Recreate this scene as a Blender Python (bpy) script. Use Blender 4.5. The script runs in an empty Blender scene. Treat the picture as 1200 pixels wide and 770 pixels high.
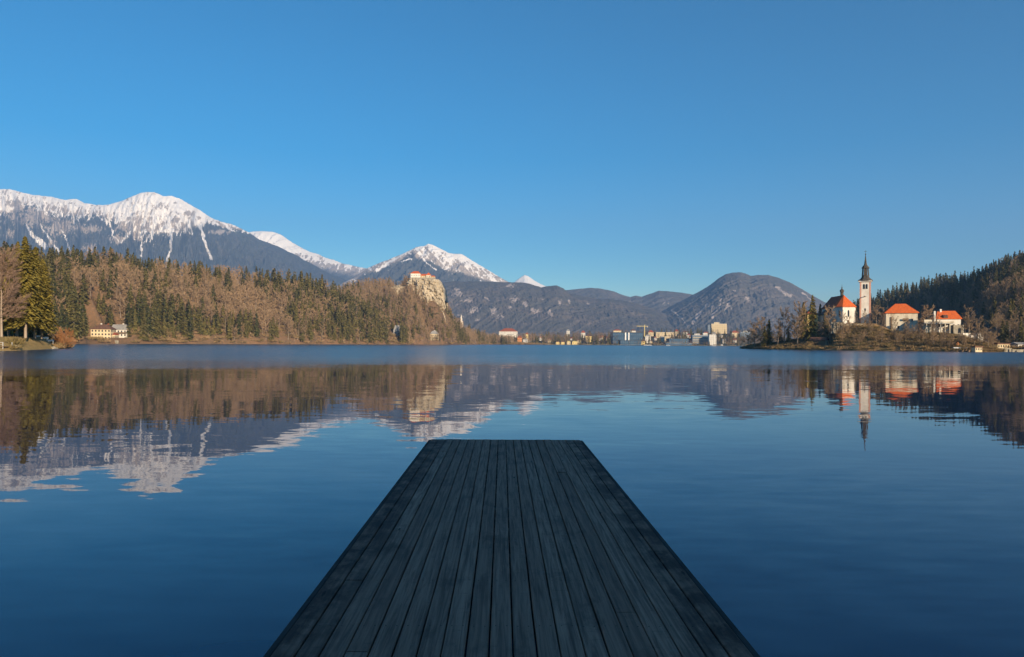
import bpy, bmesh, math, random
import numpy as np
from mathutils import Vector, Matrix

SC = bpy.context.scene
COL = SC.collection
R = math.radians
F = 850.0            # focal length in photo pixels (1200 wide)
CAMH = 2.6           # eye height above the water
ROLL = 0.0065
SUN_EL = R(16.5)
SUN_H = Vector((0.52, -0.85, 0)).normalized()   # horizontal direction TOWARDS the sun

def P(px, py, Y):
    """world point seen at photo pixel (px, py) at distance Y in front of the viewer"""
    dx, dy = px - 600.0, 385.0 - py + 17.6
    return Vector(((dx - ROLL * dy) / F * Y, Y, CAMH + (dy + ROLL * dx) / F * Y))
def pxX(px, Y): return (px - 600.0) / F * Y
def pyZ(px, py, Y): return CAMH + (385.0 - py + 17.6 + ROLL * (px - 600.0)) / F * Y
def proj(X, Y, Z):
    ux = X / Y * F; uz = (Z - CAMH) / Y * F
    dx = ux + ROLL * uz; dy = uz - ROLL * ux
    return 600 + dx, 385 + 17.6 - dy

# ------------------------------------------------------------------ noise
def _hash(ix, iy, seed):
    h = (ix.astype(np.int64) * 374761393 + iy.astype(np.int64) * 668265263 + seed * 1442695041) & 0xffffffff
    h = ((h ^ (h >> 13)) * 1274126177) & 0xffffffff
    return ((h ^ (h >> 16)) & 0xffffff) / float(0xffffff)
def vnoise(x, y, seed=0):
    x = np.asarray(x, float); y = np.asarray(y, float)
    ix = np.floor(x); iy = np.floor(y); fx = x - ix; fy = y - iy
    fx = fx * fx * fx * (fx * (fx * 6 - 15) + 10); fy = fy * fy * fy * (fy * (fy * 6 - 15) + 10)
    a = _hash(ix, iy, seed); b = _hash(ix + 1, iy, seed); c = _hash(ix, iy + 1, seed); d = _hash(ix + 1, iy + 1, seed)
    return (a * (1 - fx) + b * fx) * (1 - fy) + (c * (1 - fx) + d * fx) * fy
def fbm(x, y, seed=0, octv=5, gain=0.5):
    s = 0; a = 1.0; t = 0
    for k in range(octv):
        s = s + a * vnoise(x * 2 ** k + k * 17.3, y * 2 ** k - k * 9.1, seed + k); t += a; a *= gain
    return s / t
def ridged(x, y, seed=0, octv=5, gain=0.55):
    s = 0; a = 1.0; t = 0
    for k in range(octv):
        s = s + a * (1 - abs(2 * vnoise(x * 2 ** k + k * 17.3, y * 2 ** k - k * 9.1, seed + k) - 1)); t += a; a *= gain
    return s / t
def sstep(a, b, x):
    t = np.clip((x - a) / (b - a), 0, 1); return t * t * (3 - 2 * t)

# ------------------------------------------------------------------ objects
def tag(o, label=None, cat=None, group=None, kind=None):
    if label: o['label'] = label
    if cat: o['category'] = cat
    if group: o['group'] = group
    if kind: o['kind'] = kind
    return o
def link(name, me, mats=None, parent=None):
    o = bpy.data.objects.new(name, me); COL.objects.link(o)
    if mats:
        for m in (mats if isinstance(mats, (list, tuple)) else [mats]): me.materials.append(m)
    if parent: o.parent = parent
    return o
def empty(name, loc, rz=0):
    o = bpy.data.objects.new(name, None); COL.objects.link(o)
    o.location = loc; o.rotation_euler = (0, 0, rz); o.empty_display_size = 0.3
    return o
def mesh_np(name, v, f, mi=None, attrs=None, smooth=False):
    """v (N,3); f (M,k) with k = 3 or 4"""
    me = bpy.data.meshes.new(name)
    v = np.asarray(v, np.float32); f = np.asarray(f, np.int32); k = f.shape[1]
    me.vertices.add(len(v)); me.vertices.foreach_set('co', v.ravel())
    me.loops.add(f.size); me.loops.foreach_set('vertex_index', f.ravel())
    me.polygons.add(len(f)); me.polygons.foreach_set('loop_start', np.arange(0, f.size, k, dtype=np.int32))
    me.polygons.foreach_set('loop_total', np.full(len(f), k, np.int32))
    if mi is not None: me.polygons.foreach_set('material_index', np.asarray(mi, np.int32))
    if smooth: me.polygons.foreach_set('use_smooth', np.ones(len(f), bool))
    me.update(calc_edges=True)
    for n, (dom, a) in (attrs or {}).items():
        at = me.attributes.new(n, 'FLOAT', dom); at.data.foreach_set('value', np.asarray(a, np.float32).ravel())
    return me

class MB:
    """collects simple solids into ONE mesh"""
    def __init__(s): s.v = []; s.f = []; s.m = []
    def add(s, vs, fs, mi=0):
        b = len(s.v); s.v += [tuple(p) for p in vs]
        for f in fs: s.f.append(tuple(i + b for i in f)); s.m.append(mi)
        return s
    def box(s, x0, x1, y0, y1, z0, z1, mi=0):
        vs = [(x0,y0,z0),(x1,y0,z0),(x1,y1,z0),(x0,y1,z0),(x0,y0,z1),(x1,y0,z1),(x1,y1,z1),(x0,y1,z1)]
        return s.add(vs, [(0,3,2,1),(4,5,6,7),(0,1,5,4),(1,2,6,5),(2,3,7,6),(3,0,4,7)], mi)
    def hip(s, x0, x1, y0, y1, z0, z1, rx0, rx1, mi=0, ry=None, t=0.35):
        """hip or gable roof, ridge along x from rx0 to rx1, with an eave of thickness t"""
        ry = (y0 + y1) / 2 if ry is None else ry
        vs = [(x0,y0,z0),(x1,y0,z0),(x1,y1,z0),(x0,y1,z0),(rx0,ry,z1),(rx1,ry,z1),
              (x0,y0,z0-t),(x1,y0,z0-t),(x1,y1,z0-t),(x0,y1,z0-t)]
        return s.add(vs, [(0,1,5,4),(1,2,5),(2,3,4,5),(3,0,4),(6,7,1,0),(7,8,2,1),(8,9,3,2),(9,6,0,3),(9,8,7,6)], mi)
    def rings(s, rings, n=8, mi=0, cx=0, cy=0, rot=0, cap=True):
        """stacked n-gons: rings = [(z, radius), ...]"""
        b = len(s.v)
        for z, r in rings:
            for k in range(n):
                a = rot + 2 * math.pi * k / n; s.v.append((cx + r * math.cos(a), cy + r * math.sin(a), z))
        for i in range(len(rings) - 1):
            for k in range(n):
                k2 = (k + 1) % n
                s.f.append((b+i*n+k, b+i*n+k2, b+(i+1)*n+k2, b+(i+1)*n+k)); s.m.append(mi)
        if cap:
            s.f.append(tuple(b + k for k in reversed(range(n)))); s.m.append(mi)
            s.f.append(tuple(b + (len(rings)-1)*n + k for k in range(n))); s.m.append(mi)
        return s
    def tube(s, p0, p1, r, n=6, mi=0, r1=None):
        p0 = Vector(p0); p1 = Vector(p1); d = (p1 - p0).normalized()
        u = d.orthogonal().normalized(); w = d.cross(u); b = len(s.v); r1 = r if r1 is None else r1
        for p, rr in ((p0, r), (p1, r1)):
            for k in range(n):
                a = 2 * math.pi * k / n; s.v.append(tuple(p + (u * math.cos(a) + w * math.sin(a)) * rr))
        for k in range(n):
            k2 = (k + 1) % n; s.f.append((b+k, b+k2, b+n+k2, b+n+k)); s.m.append(mi)
        s.f.append(tuple(b+k for k in reversed(range(n)))); s.m.append(mi)
        s.f.append(tuple(b+n+k for k in range(n))); s.m.append(mi)
        return s
    def build(s, name, mats, parent=None, bevel=0):
        me = bpy.data.meshes.new(name); me.from_pydata(s.v, [], s.f)
        me.polygons.foreach_set('material_index', s.m); me.update()
        o = link(name, me, mats, parent)
        if bevel:
            md = o.modifiers.new('edge', 'BEVEL'); md.width = bevel; md.segments = 1; md.limit_method = 'ANGLE'
        return o

# ------------------------------------------------------------------ materials
class NT:
    def __init__(s, name):
        s.mat = bpy.data.materials.new(name); s.mat.use_nodes = True
        s.n = s.mat.node_tree.nodes; s.l = s.mat.node_tree.links
        s.b = s.n['Principled BSDF']; s.b.inputs['Roughness'].default_value = 0.9
        s.b.inputs['Specular IOR Level'].default_value = 0.2
    def node(s, t, **k):
        n = s.n.new(t)
        for a, b in k.items(): setattr(n, a, b)
        return n
    def set(s, inp, v):
        if isinstance(v, bpy.types.NodeSocket): s.l.new(v, inp)
        elif v is not None: inp.default_value = v
    def math(s, op, a, b=None, c=None, clamp=False):
        n = s.node('ShaderNodeMath', operation=op, use_clamp=clamp)
        s.set(n.inputs[0], a); s.set(n.inputs[1], b)
        if c is not None: s.set(n.inputs[2], c)
        return n.outputs[0]
    def vmath(s, op, a, b=None, scale=None):
        n = s.node('ShaderNodeVectorMath', operation=op); s.set(n.inputs[0], a)
        if b is not None: s.set(n.inputs[1], b)
        if scale is not None: s.set(n.inputs['Scale'], scale)
        return n.outputs['Value'] if op == 'LENGTH' else n.outputs[0]
    def mix(s, f, a, b):
        n = s.node('ShaderNodeMix', data_type='RGBA'); s.set(n.inputs[0], f)
        s.set(n.inputs[6], a if isinstance(a, bpy.types.NodeSocket) else (*a, 1))
        s.set(n.inputs[7], b if isinstance(b, bpy.types.NodeSocket) else (*b, 1))
        return n.outputs[2]
    def pos(s, obj=False):
        return s.node('ShaderNodeTexCoord').outputs['Object'] if obj else s.node('ShaderNodeNewGeometry').outputs['Position']
    def mapping(s, v, scale, loc=(0,0,0)):
        n = s.node('ShaderNodeMapping'); s.set(n.inputs[0], v)
        n.inputs['Scale'].default_value = scale; n.inputs['Location'].default_value = loc
        return n.outputs[0]
    def noise(s, v, scale, detail=4, rough=0.55, color=False, dist=0):
        n = s.node('ShaderNodeTexNoise'); s.set(n.inputs['Vector'], v)
        n.inputs['Scale'].default_value = scale; n.inputs['Detail'].default_value = detail
        n.inputs['Roughness'].default_value = rough; n.inputs['Distortion'].default_value = dist
        return n.outputs['Color' if color else 'Fac']
    def ramp(s, f, a, b):
        n = s.node('ShaderNodeMapRange'); s.set(n.inputs[0], f)
        n.inputs[1].default_value = a; n.inputs[2].default_value = b
        n.interpolation_type = 'SMOOTHSTEP'
        return n.outputs[0]
    def attr(s, name): return s.node('ShaderNodeAttribute', attribute_name=name).outputs['Fac']
    def orand(s): return s.node('ShaderNodeObjectInfo').outputs['Random']
    def color(s, c): s.set(s.b.inputs['Base Color'], c if isinstance(c, bpy.types.NodeSocket) else (*c, 1)); return s
    def bump(s, h, dist, strength=1):
        n = s.node('ShaderNodeBump'); s.set(n.inputs['Height'], h); n.inputs['Distance'].default_value = dist
        n.inputs['Strength'].default_value = strength; s.l.new(n.outputs[0], s.b.inputs['Normal'])

def mottled(name, a, b, scale, rough=0.9, obj=True, bump=0, lo=0.35, hi=0.65, detail=5, stretch=(1,1,1)):
    t = NT(name); v = t.mapping(t.pos(obj), stretch)
    n = t.noise(v, scale, detail, 0.6)
    t.color(t.mix(t.ramp(n, lo, hi), a, b)); t.b.inputs['Roughness'].default_value = rough
    if bump: t.bump(n, bump)
    return t.mat

def leaf_mat(name, dark, light, orr=0.5):
    t = NT(name)
    f = t.math('ADD', t.attr('tint'), t.math('MULTIPLY', t.math('SUBTRACT', t.orand(), 0.5), orr), clamp=True)
    t.color(t.mix(f, dark, light)); t.b.inputs['Roughness'].default_value = 0.8
    return t.mat

M = {}
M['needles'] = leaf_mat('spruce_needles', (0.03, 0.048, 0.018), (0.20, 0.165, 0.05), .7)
M['needles_warm'] = leaf_mat('sunlit_needles', (0.09, 0.08, 0.02), (0.30, 0.235, 0.045), 0.3)  # lit copy of the needles, golden sunlight put into the colour
M['twigs'] = leaf_mat('bare_twigs', (0.175, 0.125, 0.082), (0.39, 0.265, 0.152))
M['rust'] = leaf_mat('rusty_leaves', (0.20, 0.09, 0.04), (0.36, 0.17, 0.07))
M['brush'] = leaf_mat('brush', (0.14, 0.115, 0.045), (0.36, 0.24, 0.125), 0)
M['bark'] = mottled('bark', (0.20, 0.16, 0.125), (0.38, 0.31, 0.24), 3, stretch=(1, 1, .2))
M['stucco_white'] = mottled('white_stucco', (0.72, 0.69, 0.63), (0.60, 0.56, 0.49), 0.35, stretch=(1, 1, .5))
M['stucco_old'] = mottled('weathered_stucco', (0.62, 0.56, 0.44), (0.36, 0.30, 0.22), 0.3, stretch=(1, 1, .35), lo=.42, hi=.68)
M['stucco_cream'] = mottled('cream_stucco', (0.66, 0.55, 0.36), (0.58, 0.47, 0.30), 0.4)
M['stucco_yellow'] = mottled('yellow_stucco', (0.70, 0.55, 0.24), (0.6, 0.46, 0.2), 0.4)
M['pink'] = mottled('pink_stucco', (0.55, 0.30, 0.22), (0.48, 0.27, 0.2), 0.6)
M['tiles_orange'] = mottled('orange_tiles', (0.62, 0.135, 0.03), (0.50, 0.10, 0.025), 0.9, stretch=(1, 1, 1))
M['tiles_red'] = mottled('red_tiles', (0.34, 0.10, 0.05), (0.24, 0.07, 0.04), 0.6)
M['tiles_brown'] = mottled('brown_tiles', (0.17, 0.09, 0.06), (0.10, 0.06, 0.045), 0.6)
M['tiles_grey'] = mottled('grey_roof', (0.34, 0.33, 0.31), (0.24, 0.235, 0.23), 0.5)
M['slate'] = mottled('dark_copper', (0.055, 0.05, 0.045), (0.09, 0.08, 0.065), 0.8)
M['stone'] = mottled('rubble_stone', (0.36, 0.32, 0.25), (0.20, 0.18, 0.14), 0.7, bump=.1)
M['glass_dark'] = NT('dark_glass').color((0.02, 0.025, 0.035)).mat; M['glass_dark'].node_tree.nodes['Principled BSDF'].inputs['Roughness'].default_value = .15
M['glass_blue'] = mottled('blue_glass', (0.035, 0.07, 0.12), (0.05, 0.10, 0.16), 0.1, rough=.2)
M['concrete'] = mottled('concrete', (0.42, 0.41, 0.39), (0.34, 0.33, 0.31), 0.3)
M['blue_grey'] = mottled('blue_grey_render', (0.20, 0.24, 0.29), (0.17, 0.21, 0.26), 0.2)
M['white_paint'] = mottled('white_paint', (0.8, 0.8, 0.78), (0.72, 0.72, 0.7), 1)
M['green_paint'] = mottled('green_paint', (0.22, 0.5, 0.08), (0.18, 0.42, 0.07), 1)
M['orange_paint'] = mottled('orange_paint', (0.72, 0.3, 0.1), (0.65, 0.26, 0.09), 1)
M['wood'] = mottled('weathered_wood', (0.22, 0.15, 0.09), (0.14, 0.095, 0.06), 1.5, stretch=(1, 1, 4))
M['metal'] = mottled('painted_metal', (0.6, 0.5, 0.2), (0.55, 0.45, 0.2), 1)
M['gold'] = NT('gilded_metal').color((0.6, 0.45, 0.15)).mat

# ------------------------------------------------------------------ camera, sun, sky
cam = bpy.data.cameras.new('camera'); co = bpy.data.objects.new('camera', cam); COL.objects.link(co)
cam.sensor_width = 36; cam.lens = 36 * F / 1200; cam.shift_y = 17.6 / 1200
co.location = (0, 0, CAMH); co.rotation_euler = (math.pi / 2, -ROLL, 0)
cam.clip_start = 0.1; cam.clip_end = 60000
SC.camera = co

sl = bpy.data.lights.new('sun', 'SUN'); so = bpy.data.objects.new('sun', sl); COL.objects.link(so)
sl.energy = 5.0; sl.angle = R(0.53); sl.color = (1.0, 0.79, 0.54)
sdir = Vector((SUN_H.x * math.cos(SUN_EL), SUN_H.y * math.cos(SUN_EL), math.sin(SUN_EL)))
so.rotation_euler = sdir.to_track_quat('Z', 'Y').to_euler(); so.location = (40, -40, 60)

w = bpy.data.worlds.new('World'); SC.world = w; w.use_nodes = True
wn = w.node_tree.nodes; wl = w.node_tree.links
sky = wn.new('ShaderNodeTexSky'); sky.sky_type = 'NISHITA'; sky.sun_disc = False
sky.sun_elevation = SUN_EL; sky.sun_rotation = math.atan2(SUN_H.x, SUN_H.y)
sky.altitude = 500; sky.air_density = 1.0; sky.dust_density = 0.25; sky.ozone_density = 2.6
hs = wn.new('ShaderNodeHueSaturation'); hs.inputs['Saturation'].default_value = 1.36; hs.inputs['Hue'].default_value = 0.489
sc1 = wn.new('ShaderNodeVectorMath'); sc1.operation = 'SCALE'; sc1.inputs['Scale'].default_value = .18
gm = wn.new('ShaderNodeGamma'); gm.inputs['Gamma'].default_value = 1.28
sc2 = wn.new('ShaderNodeVectorMath'); sc2.operation = 'SCALE'; sc2.inputs['Scale'].default_value = 5.6
wl.new(sky.outputs[0], sc1.inputs[0]); wl.new(sc1.outputs[0], gm.inputs[0]); wl.new(gm.outputs[0], sc2.inputs[0]); wl.new(sc2.outputs[0], hs.inputs['Color']); wl.new(hs.outputs[0], wn['Background'].inputs[0]); wn['Background'].inputs[1].default_value = 0.08

SC.view_settings.view_transform = 'Standard'; SC.view_settings.look = 'None'
SC.view_settings.gamma = 1; SC.view_settings.exposure = 0.95
SC.render.engine = 'CYCLES'
cy = SC.cycles
cy.max_bounces = 5; cy.diffuse_bounces = 2; cy.glossy_bounces = 3; cy.transmission_bounces = 2; cy.volume_bounces = 0
cy.transparent_max_bounces = 4; cy.use_denoising = True
try: cy.denoiser = 'OPENIMAGEDENOISE'
except Exception: pass
cy.sample_clamp_indirect = 6

# ------------------------------------------------------------------ terrain ridges
class Ridge:
    """a hill: crest given in photo pixels at a real distance, front foot, back foot"""
    def __init__(s, crest, yf, yc, yb, zb=-1.0, p=0.85, amp=0.05, nf=1.0, gully=0.0, seed=1, pads=(), jag=0.0, back=0.0, gfreq=0.05, fine=0.0):
        s.cx = np.array([c[0] for c in crest], float); s.cy = np.array([c[1] for c in crest], float)
        ev = lambda q: (lambda x, q=q: np.interp(x, [a for a, _ in q], [b for _, b in q])) if isinstance(q, list) else (lambda x, q=q: np.full(np.shape(x), float(q)))
        s.pads = pads
        s.yf, s.yc, s.yb = ev(yf), ev(yc), ev(yb)
        s.zb, s.p, s.amp, s.nf, s.gully, s.seed, s.jag, s.back, s.gfreq, s.fine = zb, p, amp, nf, gully, seed, jag, back, gfreq, fine
    def pos(s, px, v):
        px = np.asarray(px, float); v = np.asarray(v, float)
        yf, yc, yb = s.yf(px), s.yc(px), s.yb(px)
        vf = np.clip(v, 0, 1); vb = np.clip(v - 1, 0, 1)
        Y = yf + (yc - yf) * vf + (yb - yc) * vb
        X = pxX(px, Y)
        cyv = np.interp(px, s.cx, s.cy)
        if s.jag: cyv = cyv + s.jag * (fbm(px * 0.09, px * 0 + 3.1, s.seed + 50, 5, 0.6) - 0.5) * 2
        zc = pyZ(px, cyv, yc)
        win = np.sin(np.pi * np.clip(vf, 0, 1)) ** 0.8
        g = 0
        if s.gully:
            wv = (fbm(px * 0.02, v * 2.0, s.seed + 9, 3) - 0.5) * 14
            spread = 1 + 0.25 * (1 - vf)
            g = (ridged((px + wv) * s.gfreq * spread, v * 1.1, s.seed + 20, 5, 0.5) - 0.62) * s.gully
        if s.fine:
            g = g + (ridged(px * .16 + v * 3, v * 16 + px * .02, s.seed + 70, 4, .62) - .6) * s.fine
        n = (fbm(X * 0.01 * s.nf, Y * 0.01 * s.nf, s.seed, 5) - 0.5) * s.amp * 2
        f = vf ** s.p * np.where(v > 1, 1 - (1 - s.back) * sstep(0, 1, vb), 1)
        z = s.zb + (zc - s.zb) * (f + (g + n) * win * np.where(v > 1, 0, 1))
        for a, b, y1, zp in s.pads:
            dX = np.maximum(np.maximum(a - px, px - b), 0) * Y / F; dY = np.maximum(Y - y1, 0)
            z = np.minimum(z, zp + 2.2 * np.hypot(dX, dY))
        return X, Y, z
    def mesh(s, name, px0, px1, nx, nv, nb=10, fmask=None, mat=None, kind='structure', smooth=True, thick=None):
        u = np.linspace(px0, px1, nx); v = np.concatenate([np.linspace(0, 1, nv), 1 + np.linspace(0, 1, nb + 1)[1:]])
        U, V = np.meshgrid(u, v); X, Y, Z = s.pos(U, V)
        n2 = len(v)
        idx = np.arange(n2 * nx).reshape(n2, nx)
        f = np.stack([idx[:-1, :-1], idx[:-1, 1:], idx[1:, 1:], idx[1:, :-1]], -1).reshape(-1, 4)
        at = {}
        if fmask:
            qx, qy = proj(X, Y, Z)
            for k, a in fmask(qx, qy, U, V, X, Y, Z).items(): at[k] = ('POINT', a)
        me = mesh_np(name, np.stack([X, Y, Z], -1).reshape(-1, 3), f, attrs=at, smooth=smooth)
        o = link(name, me, mat); tag(o, kind=kind); return o

def seg_dist(x, y, pts):
    """distance to a polyline and the position along it 0..1"""
    best = np.full(x.shape, 1e9); tt = np.zeros(x.shape); n = len(pts) - 1
    for i in range(n):
        (ax, ay), (bx, by) = pts[i], pts[i + 1]
        dx, dy = bx - ax, by - ay; L = dx * dx + dy * dy
        t = np.clip(((x - ax) * dx + (y - ay) * dy) / L, 0, 1)
        d = np.hypot(x - ax - t * dx, y - ay - t * dy)
        m = d < best; best = np.where(m, d, best); tt = np.where(m, (i + t) / n, tt)
    return best, tt
def streaks(qx, qy, lst, seed=3):
    out = np.zeros(qx.shape)
    wx = qx + (fbm(qx * .25, qy * .25, seed, 3) - .5) * 4; wy = qy + (fbm(qx * .25, qy * .25, seed + 7, 3) - .5) * 4
    for pts, w0, w1 in lst:
        d, t = seg_dist(wx, wy, pts); w_ = w0 + (w1 - w0) * t
        out = np.maximum(out, 1 - sstep(w_ * .45, w_ * .9, d))
    return out
def blobs(qx, qy, lst, seed=5):
    out = np.zeros(qx.shape)
    nn = (fbm(qx * .3, qy * .3, seed, 3, .65) - .5) * 1.8 + (ridged(qx * .55 + qy * .3, qy * .4 - qx * .15, seed + 3, 3, .7) - .55) * 2.6
    for x, y, rx, ry, s_ in lst:
        d = np.hypot((qx - x) / rx, (qy - y) / ry)
        out = np.maximum(out, s_ * (1 - sstep(.3, 1.25, d + nn * .75)))
    return out * sstep(.22, .5, fbm(qx * .6 + qy * .2, qy * .45, seed + 40, 4, .65))

def mountain_mat(name, fa, fb, con=.62, rock=(0.47, 0.41, 0.36), snow=(0.86, 0.84, 0.82), ns=0.004):
    t = NT(name); p = t.pos()
    n1 = t.noise(p, ns, 8, 0.65); n2 = t.noise(p, ns * 8, 6, 0.7)
    base = t.mix(t.ramp(n1, .38, .62), fa, fb)
    base = t.mix(t.ramp(n2, .38, .62), base, tuple(c * con for c in fa))
    rk = t.ramp(t.math('ADD', t.attr('rock'), t.math('MULTIPLY', t.math('SUBTRACT', n2, .5), .9)), .35, .6)
    rcol = t.mix(t.ramp(n2, .35, .65), rock, tuple(c * .62 for c in rock))
    base = t.mix(rk, base, rcol)
    sn = t.ramp(t.math('ADD', t.attr('snow'), t.math('MULTIPLY', t.math('SUBTRACT', n2, .5), 1.1)), .42, .58)
    t.color(t.mix(sn, base, snow))
    t.bump(n2, 1.2 / ns * .02, .8)
    return t.mat
MT = mountain_mat('alpine_slope', (0.080, 0.088, 0.085), (0.11, 0.105, 0.097))
MT2 = mountain_mat('wooded_slope', (0.105, 0.102, 0.095), (0.175, 0.145, 0.130), .78, rock=(0.46, 0.39, 0.35))

# big snowy massif on the left
stol = Ridge([(-1500, 400), (-1100, 330), (-700, 285), (-420, 262), (-300, 240), (-200, 232), (-100, 228), (0, 222), (10, 222), (22, 224.5), (38, 229), (60, 230.5), (75, 234), (88, 233), (98, 238), (115, 240.5),
              (128, 239.5), (140, 236), (152, 231), (162, 227), (172, 225), (180, 225.5), (190, 230), (200, 229), (212, 234), (232, 246), (250, 257), (262, 261),
              (275, 264), (290, 272), (302, 280), (330, 291), (352, 302), (375, 315), (395, 324), (415, 333), (445, 345), (480, 360), (520, 385), (540, 400)],
             6300, 9400, 11200, zb=0, p=0.92, amp=0.04, nf=0.06, gully=0.26, seed=11, jag=1.0, gfreq=0.075, fine=.10)
chutes = [([(31, 264), (37, 275), (53, 288)], 1.2, 5), ([(47, 263), (60, 282), (69, 294)], 1.1, 1.6), ([(72, 268), (78, 280), (83, 293)], .8, 1.2),
          ([(126, 250), (129, 262), (133, 277), (142, 285), (150, 276), (156, 268)], 1.4, 1.0), ([(166, 262), (166, 300)], 1.0, 1.2),
          ([(181, 256), (178, 270), (175, 284)], 1.3, .8), ([(197, 250), (199, 266), (201, 285), (195, 318)], 2.4, 2.0),
          ([(212, 255), (210, 268), (206, 278)], 1.4, .7), ([(218, 252), (223, 264), (226, 275)], 1.6, .8),
          ([(228, 252), (234, 264), (240, 283), (248, 304)], 1.4, 2.6), ([(110, 245), (118, 258)], 1.2, .8), ([(84, 246), (88, 262)], 1.2, .8),
          ([(150, 248), (146, 262)], 1, .6), ([(66, 245), (70, 258)], 1, .6), ([(262, 262), (275, 272)], 1.6, .8), ([(190, 252), (187, 266)], 1, .6), ([(40, 232), (50, 246)], 1.4, .8)]
def stol_mask(qx, qy, U, V, X, Y, Z):
    line = np.interp(qx, [-300, 0, 18, 40, 62, 90, 112, 125, 140, 160, 200, 225, 245, 262, 280, 300], [252, 244, 234, 238, 246, 250, 249, 253, 257, 262, 264, 262, 259, 265, 268, 272])
    gl = ridged((qx + (fbm(qx * .06, qy * .08, 5, 3) - .5) * 26) * .13, qy * .075, 33, 5, .65)
    crest = np.interp(qx, stol.cx, stol.cy); d = (line - qy) / np.maximum(line - crest, 6)
    fr_ = ridged(qx * .30 + qy * .12, qy * .16, 35, 4, .65)
    snow = sstep(-.7, .75, d + (gl - .6) * 2.6 + (fr_ - .62) * np.where(qx < 128, 5.4, 3.4)) * np.where(d > 1.3, 1, .95)
    snow = snow * sstep(1.35, .25, np.abs(qx - 1000) * 0)      # (kept general)
    fade = sstep(-1.5, -.3, d); snow = snow * fade
    snow = np.maximum(snow, streaks(qx, qy, chutes))
    rock = 2.2 * blobs(qx, qy, [(18, 243, 14, 16, 1), (45, 252, 22, 14, 1), (72, 267, 22, 9, 1), (105, 268, 14, 5, .9), (12, 275, 8, 5, .9), (106, 290, 9, 6, .8), (150, 264, 20, 9, .7),
                           (185, 262, 28, 10, .7), (138, 280, 12, 5, .8), (60, 285, 6, 5, .6), (-60, 260, 60, 20, 1), (160, 276, 10, 6, .8), (255, 272, 14, 3, .8)])
    rock = np.maximum(rock, sstep(-.9, .1, d) * .65)
    rock = np.maximum(rock, np.where(qy > 282, streaks(qx, qy, chutes), 0))
    snow = np.where(qy > 282, snow * .75, snow)
    return {'snow': snow, 'rock': rock}
stol.mesh('mountain', -1500, 540, 2300, 330, fmask=stol_mask, mat=MT)

# snow ridge behind its right shoulder
rf = Ridge([(240, 300), (280, 275), (295, 271), (306, 270.5), (318, 271.5), (328, 275), (340, 283), (352, 290), (362, 295), (372, 298), (380, 302), (390, 304), (402, 309), (415, 312), (430, 315), (445, 322), (470, 340), (500, 380)],
           9800, 12000, 13000, zb=0, p=0.9, amp=0.04, nf=.06, gully=0.22, seed=23, jag=.8, gfreq=.10, fine=.08)
def rf_mask(qx, qy, U, V, X, Y, Z):
    line = np.interp(qx, [280, 340, 360, 400, 430, 450], [292, 300, 303, 312, 316, 318])
    gl = ridged((qx + qy * .4) * .2, qy * .1, 3, 4, .6)
    return {'snow': sstep(-4, 7, line - qy + (gl - .6) * 26 + (ridged(qx * .4, qy * .3, 6, 3, .7) - .6) * 16), 'rock': np.full(qx.shape, .6) * sstep(-25, 0, line - qy)}
rf.mesh('mountain', 240, 500, 420, 130, fmask=rf_mask, mat=MT)

# the pointed snowy peak behind the castle
bg = Ridge([(380, 345), (400, 332), (418, 323), (430, 314), (445, 308), (458, 303), (470, 298), (480, 293), (486, 290), (491, 288.5), (497, 288.5), (501, 286), (506, 287), (515, 291), (524, 296), (530, 297), (540, 297.5), (548, 302), (558, 308), (568, 315), (580, 322), (592, 329), (620, 341), (660, 360), (700, 385)],
           7200, 8900, 10500, zb=0, p=0.95, amp=0.035, nf=.07, gully=0.22, seed=37, jag=.9, gfreq=.10, fine=.10)
def bg_mask(qx, qy, U, V, X, Y, Z):
    crest = np.interp(qx, bg.cx, bg.cy)
    gl = ridged((qx - qy * .95) * .22, (qx * .5 + qy) * .05, 41, 5, .65)
    depth = np.interp(qx, [425, 440, 470, 484, 488, 500, 520, 545, 565, 585, 600], [0, 3, 2, 0, 9, 15, 17, 17, 11, 3, -2])
    d = (crest + depth - qy) / 9
    fr_ = ridged(qx * .30 + qy * .2, qy * .2, 45, 4, .65)
    snow = sstep(-.3, 1.2, d + (gl - .62) * 5 + (fr_ - .62) * 3.6 - .1)
    snow = np.maximum(snow, streaks(qx, qy, [([(441, 316), (462, 305), (482, 293)], 2.6, 1.2), ([(470, 306), (484, 304)], 1.0, 1.4), ([(489, 291), (500, 308), (512, 317)], 1.6, .8), ([(540, 300), (556, 318), (566, 326)], 1.6, .8), ([(515, 294), (530, 312), (540, 320)], 1.6, .8)]) * .8)
    return {'snow': snow, 'rock': np.maximum(sstep(-1.6, .4, d) * .8, 0)}
bg.mesh('mountain', 380, 700, 700, 200, fmask=bg_mask, mat=MT)

# far white tip
gt = Ridge([(585, 345), (600, 333), (608, 326), (614, 322), (618, 323), (626, 329), (634, 333.5), (645, 338), (660, 350)], 11500, 12300, 12900, zb=0, p=.95, amp=.02, gully=.12, seed=43, jag=.6, gfreq=.12)
gt.mesh('mountain', 585, 660, 160, 80, fmask=lambda qx, qy, *a: {'snow': sstep(-3, 4, 336 - qy + (qx - 616) * .3), 'rock': np.full(qx.shape, .4)}, mat=MT)

def patchy(lst, base, seed):
    def f(qx, qy, U, V, X, Y, Z):
        b = blobs(qx, qy, lst, seed)
        st = ridged((qx - qy * .5) * .14, (qy + qx * .2) * .05, seed + 4, 5, .6)
        s_ = sstep(.62, .85, st) * sstep(.42, .6, fbm(qx * .03, qy * .05, seed + 8, 3)) * base * .7
        return {'rock': np.maximum(b, s_), 'snow': np.zeros(qx.shape)}
    return f
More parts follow.
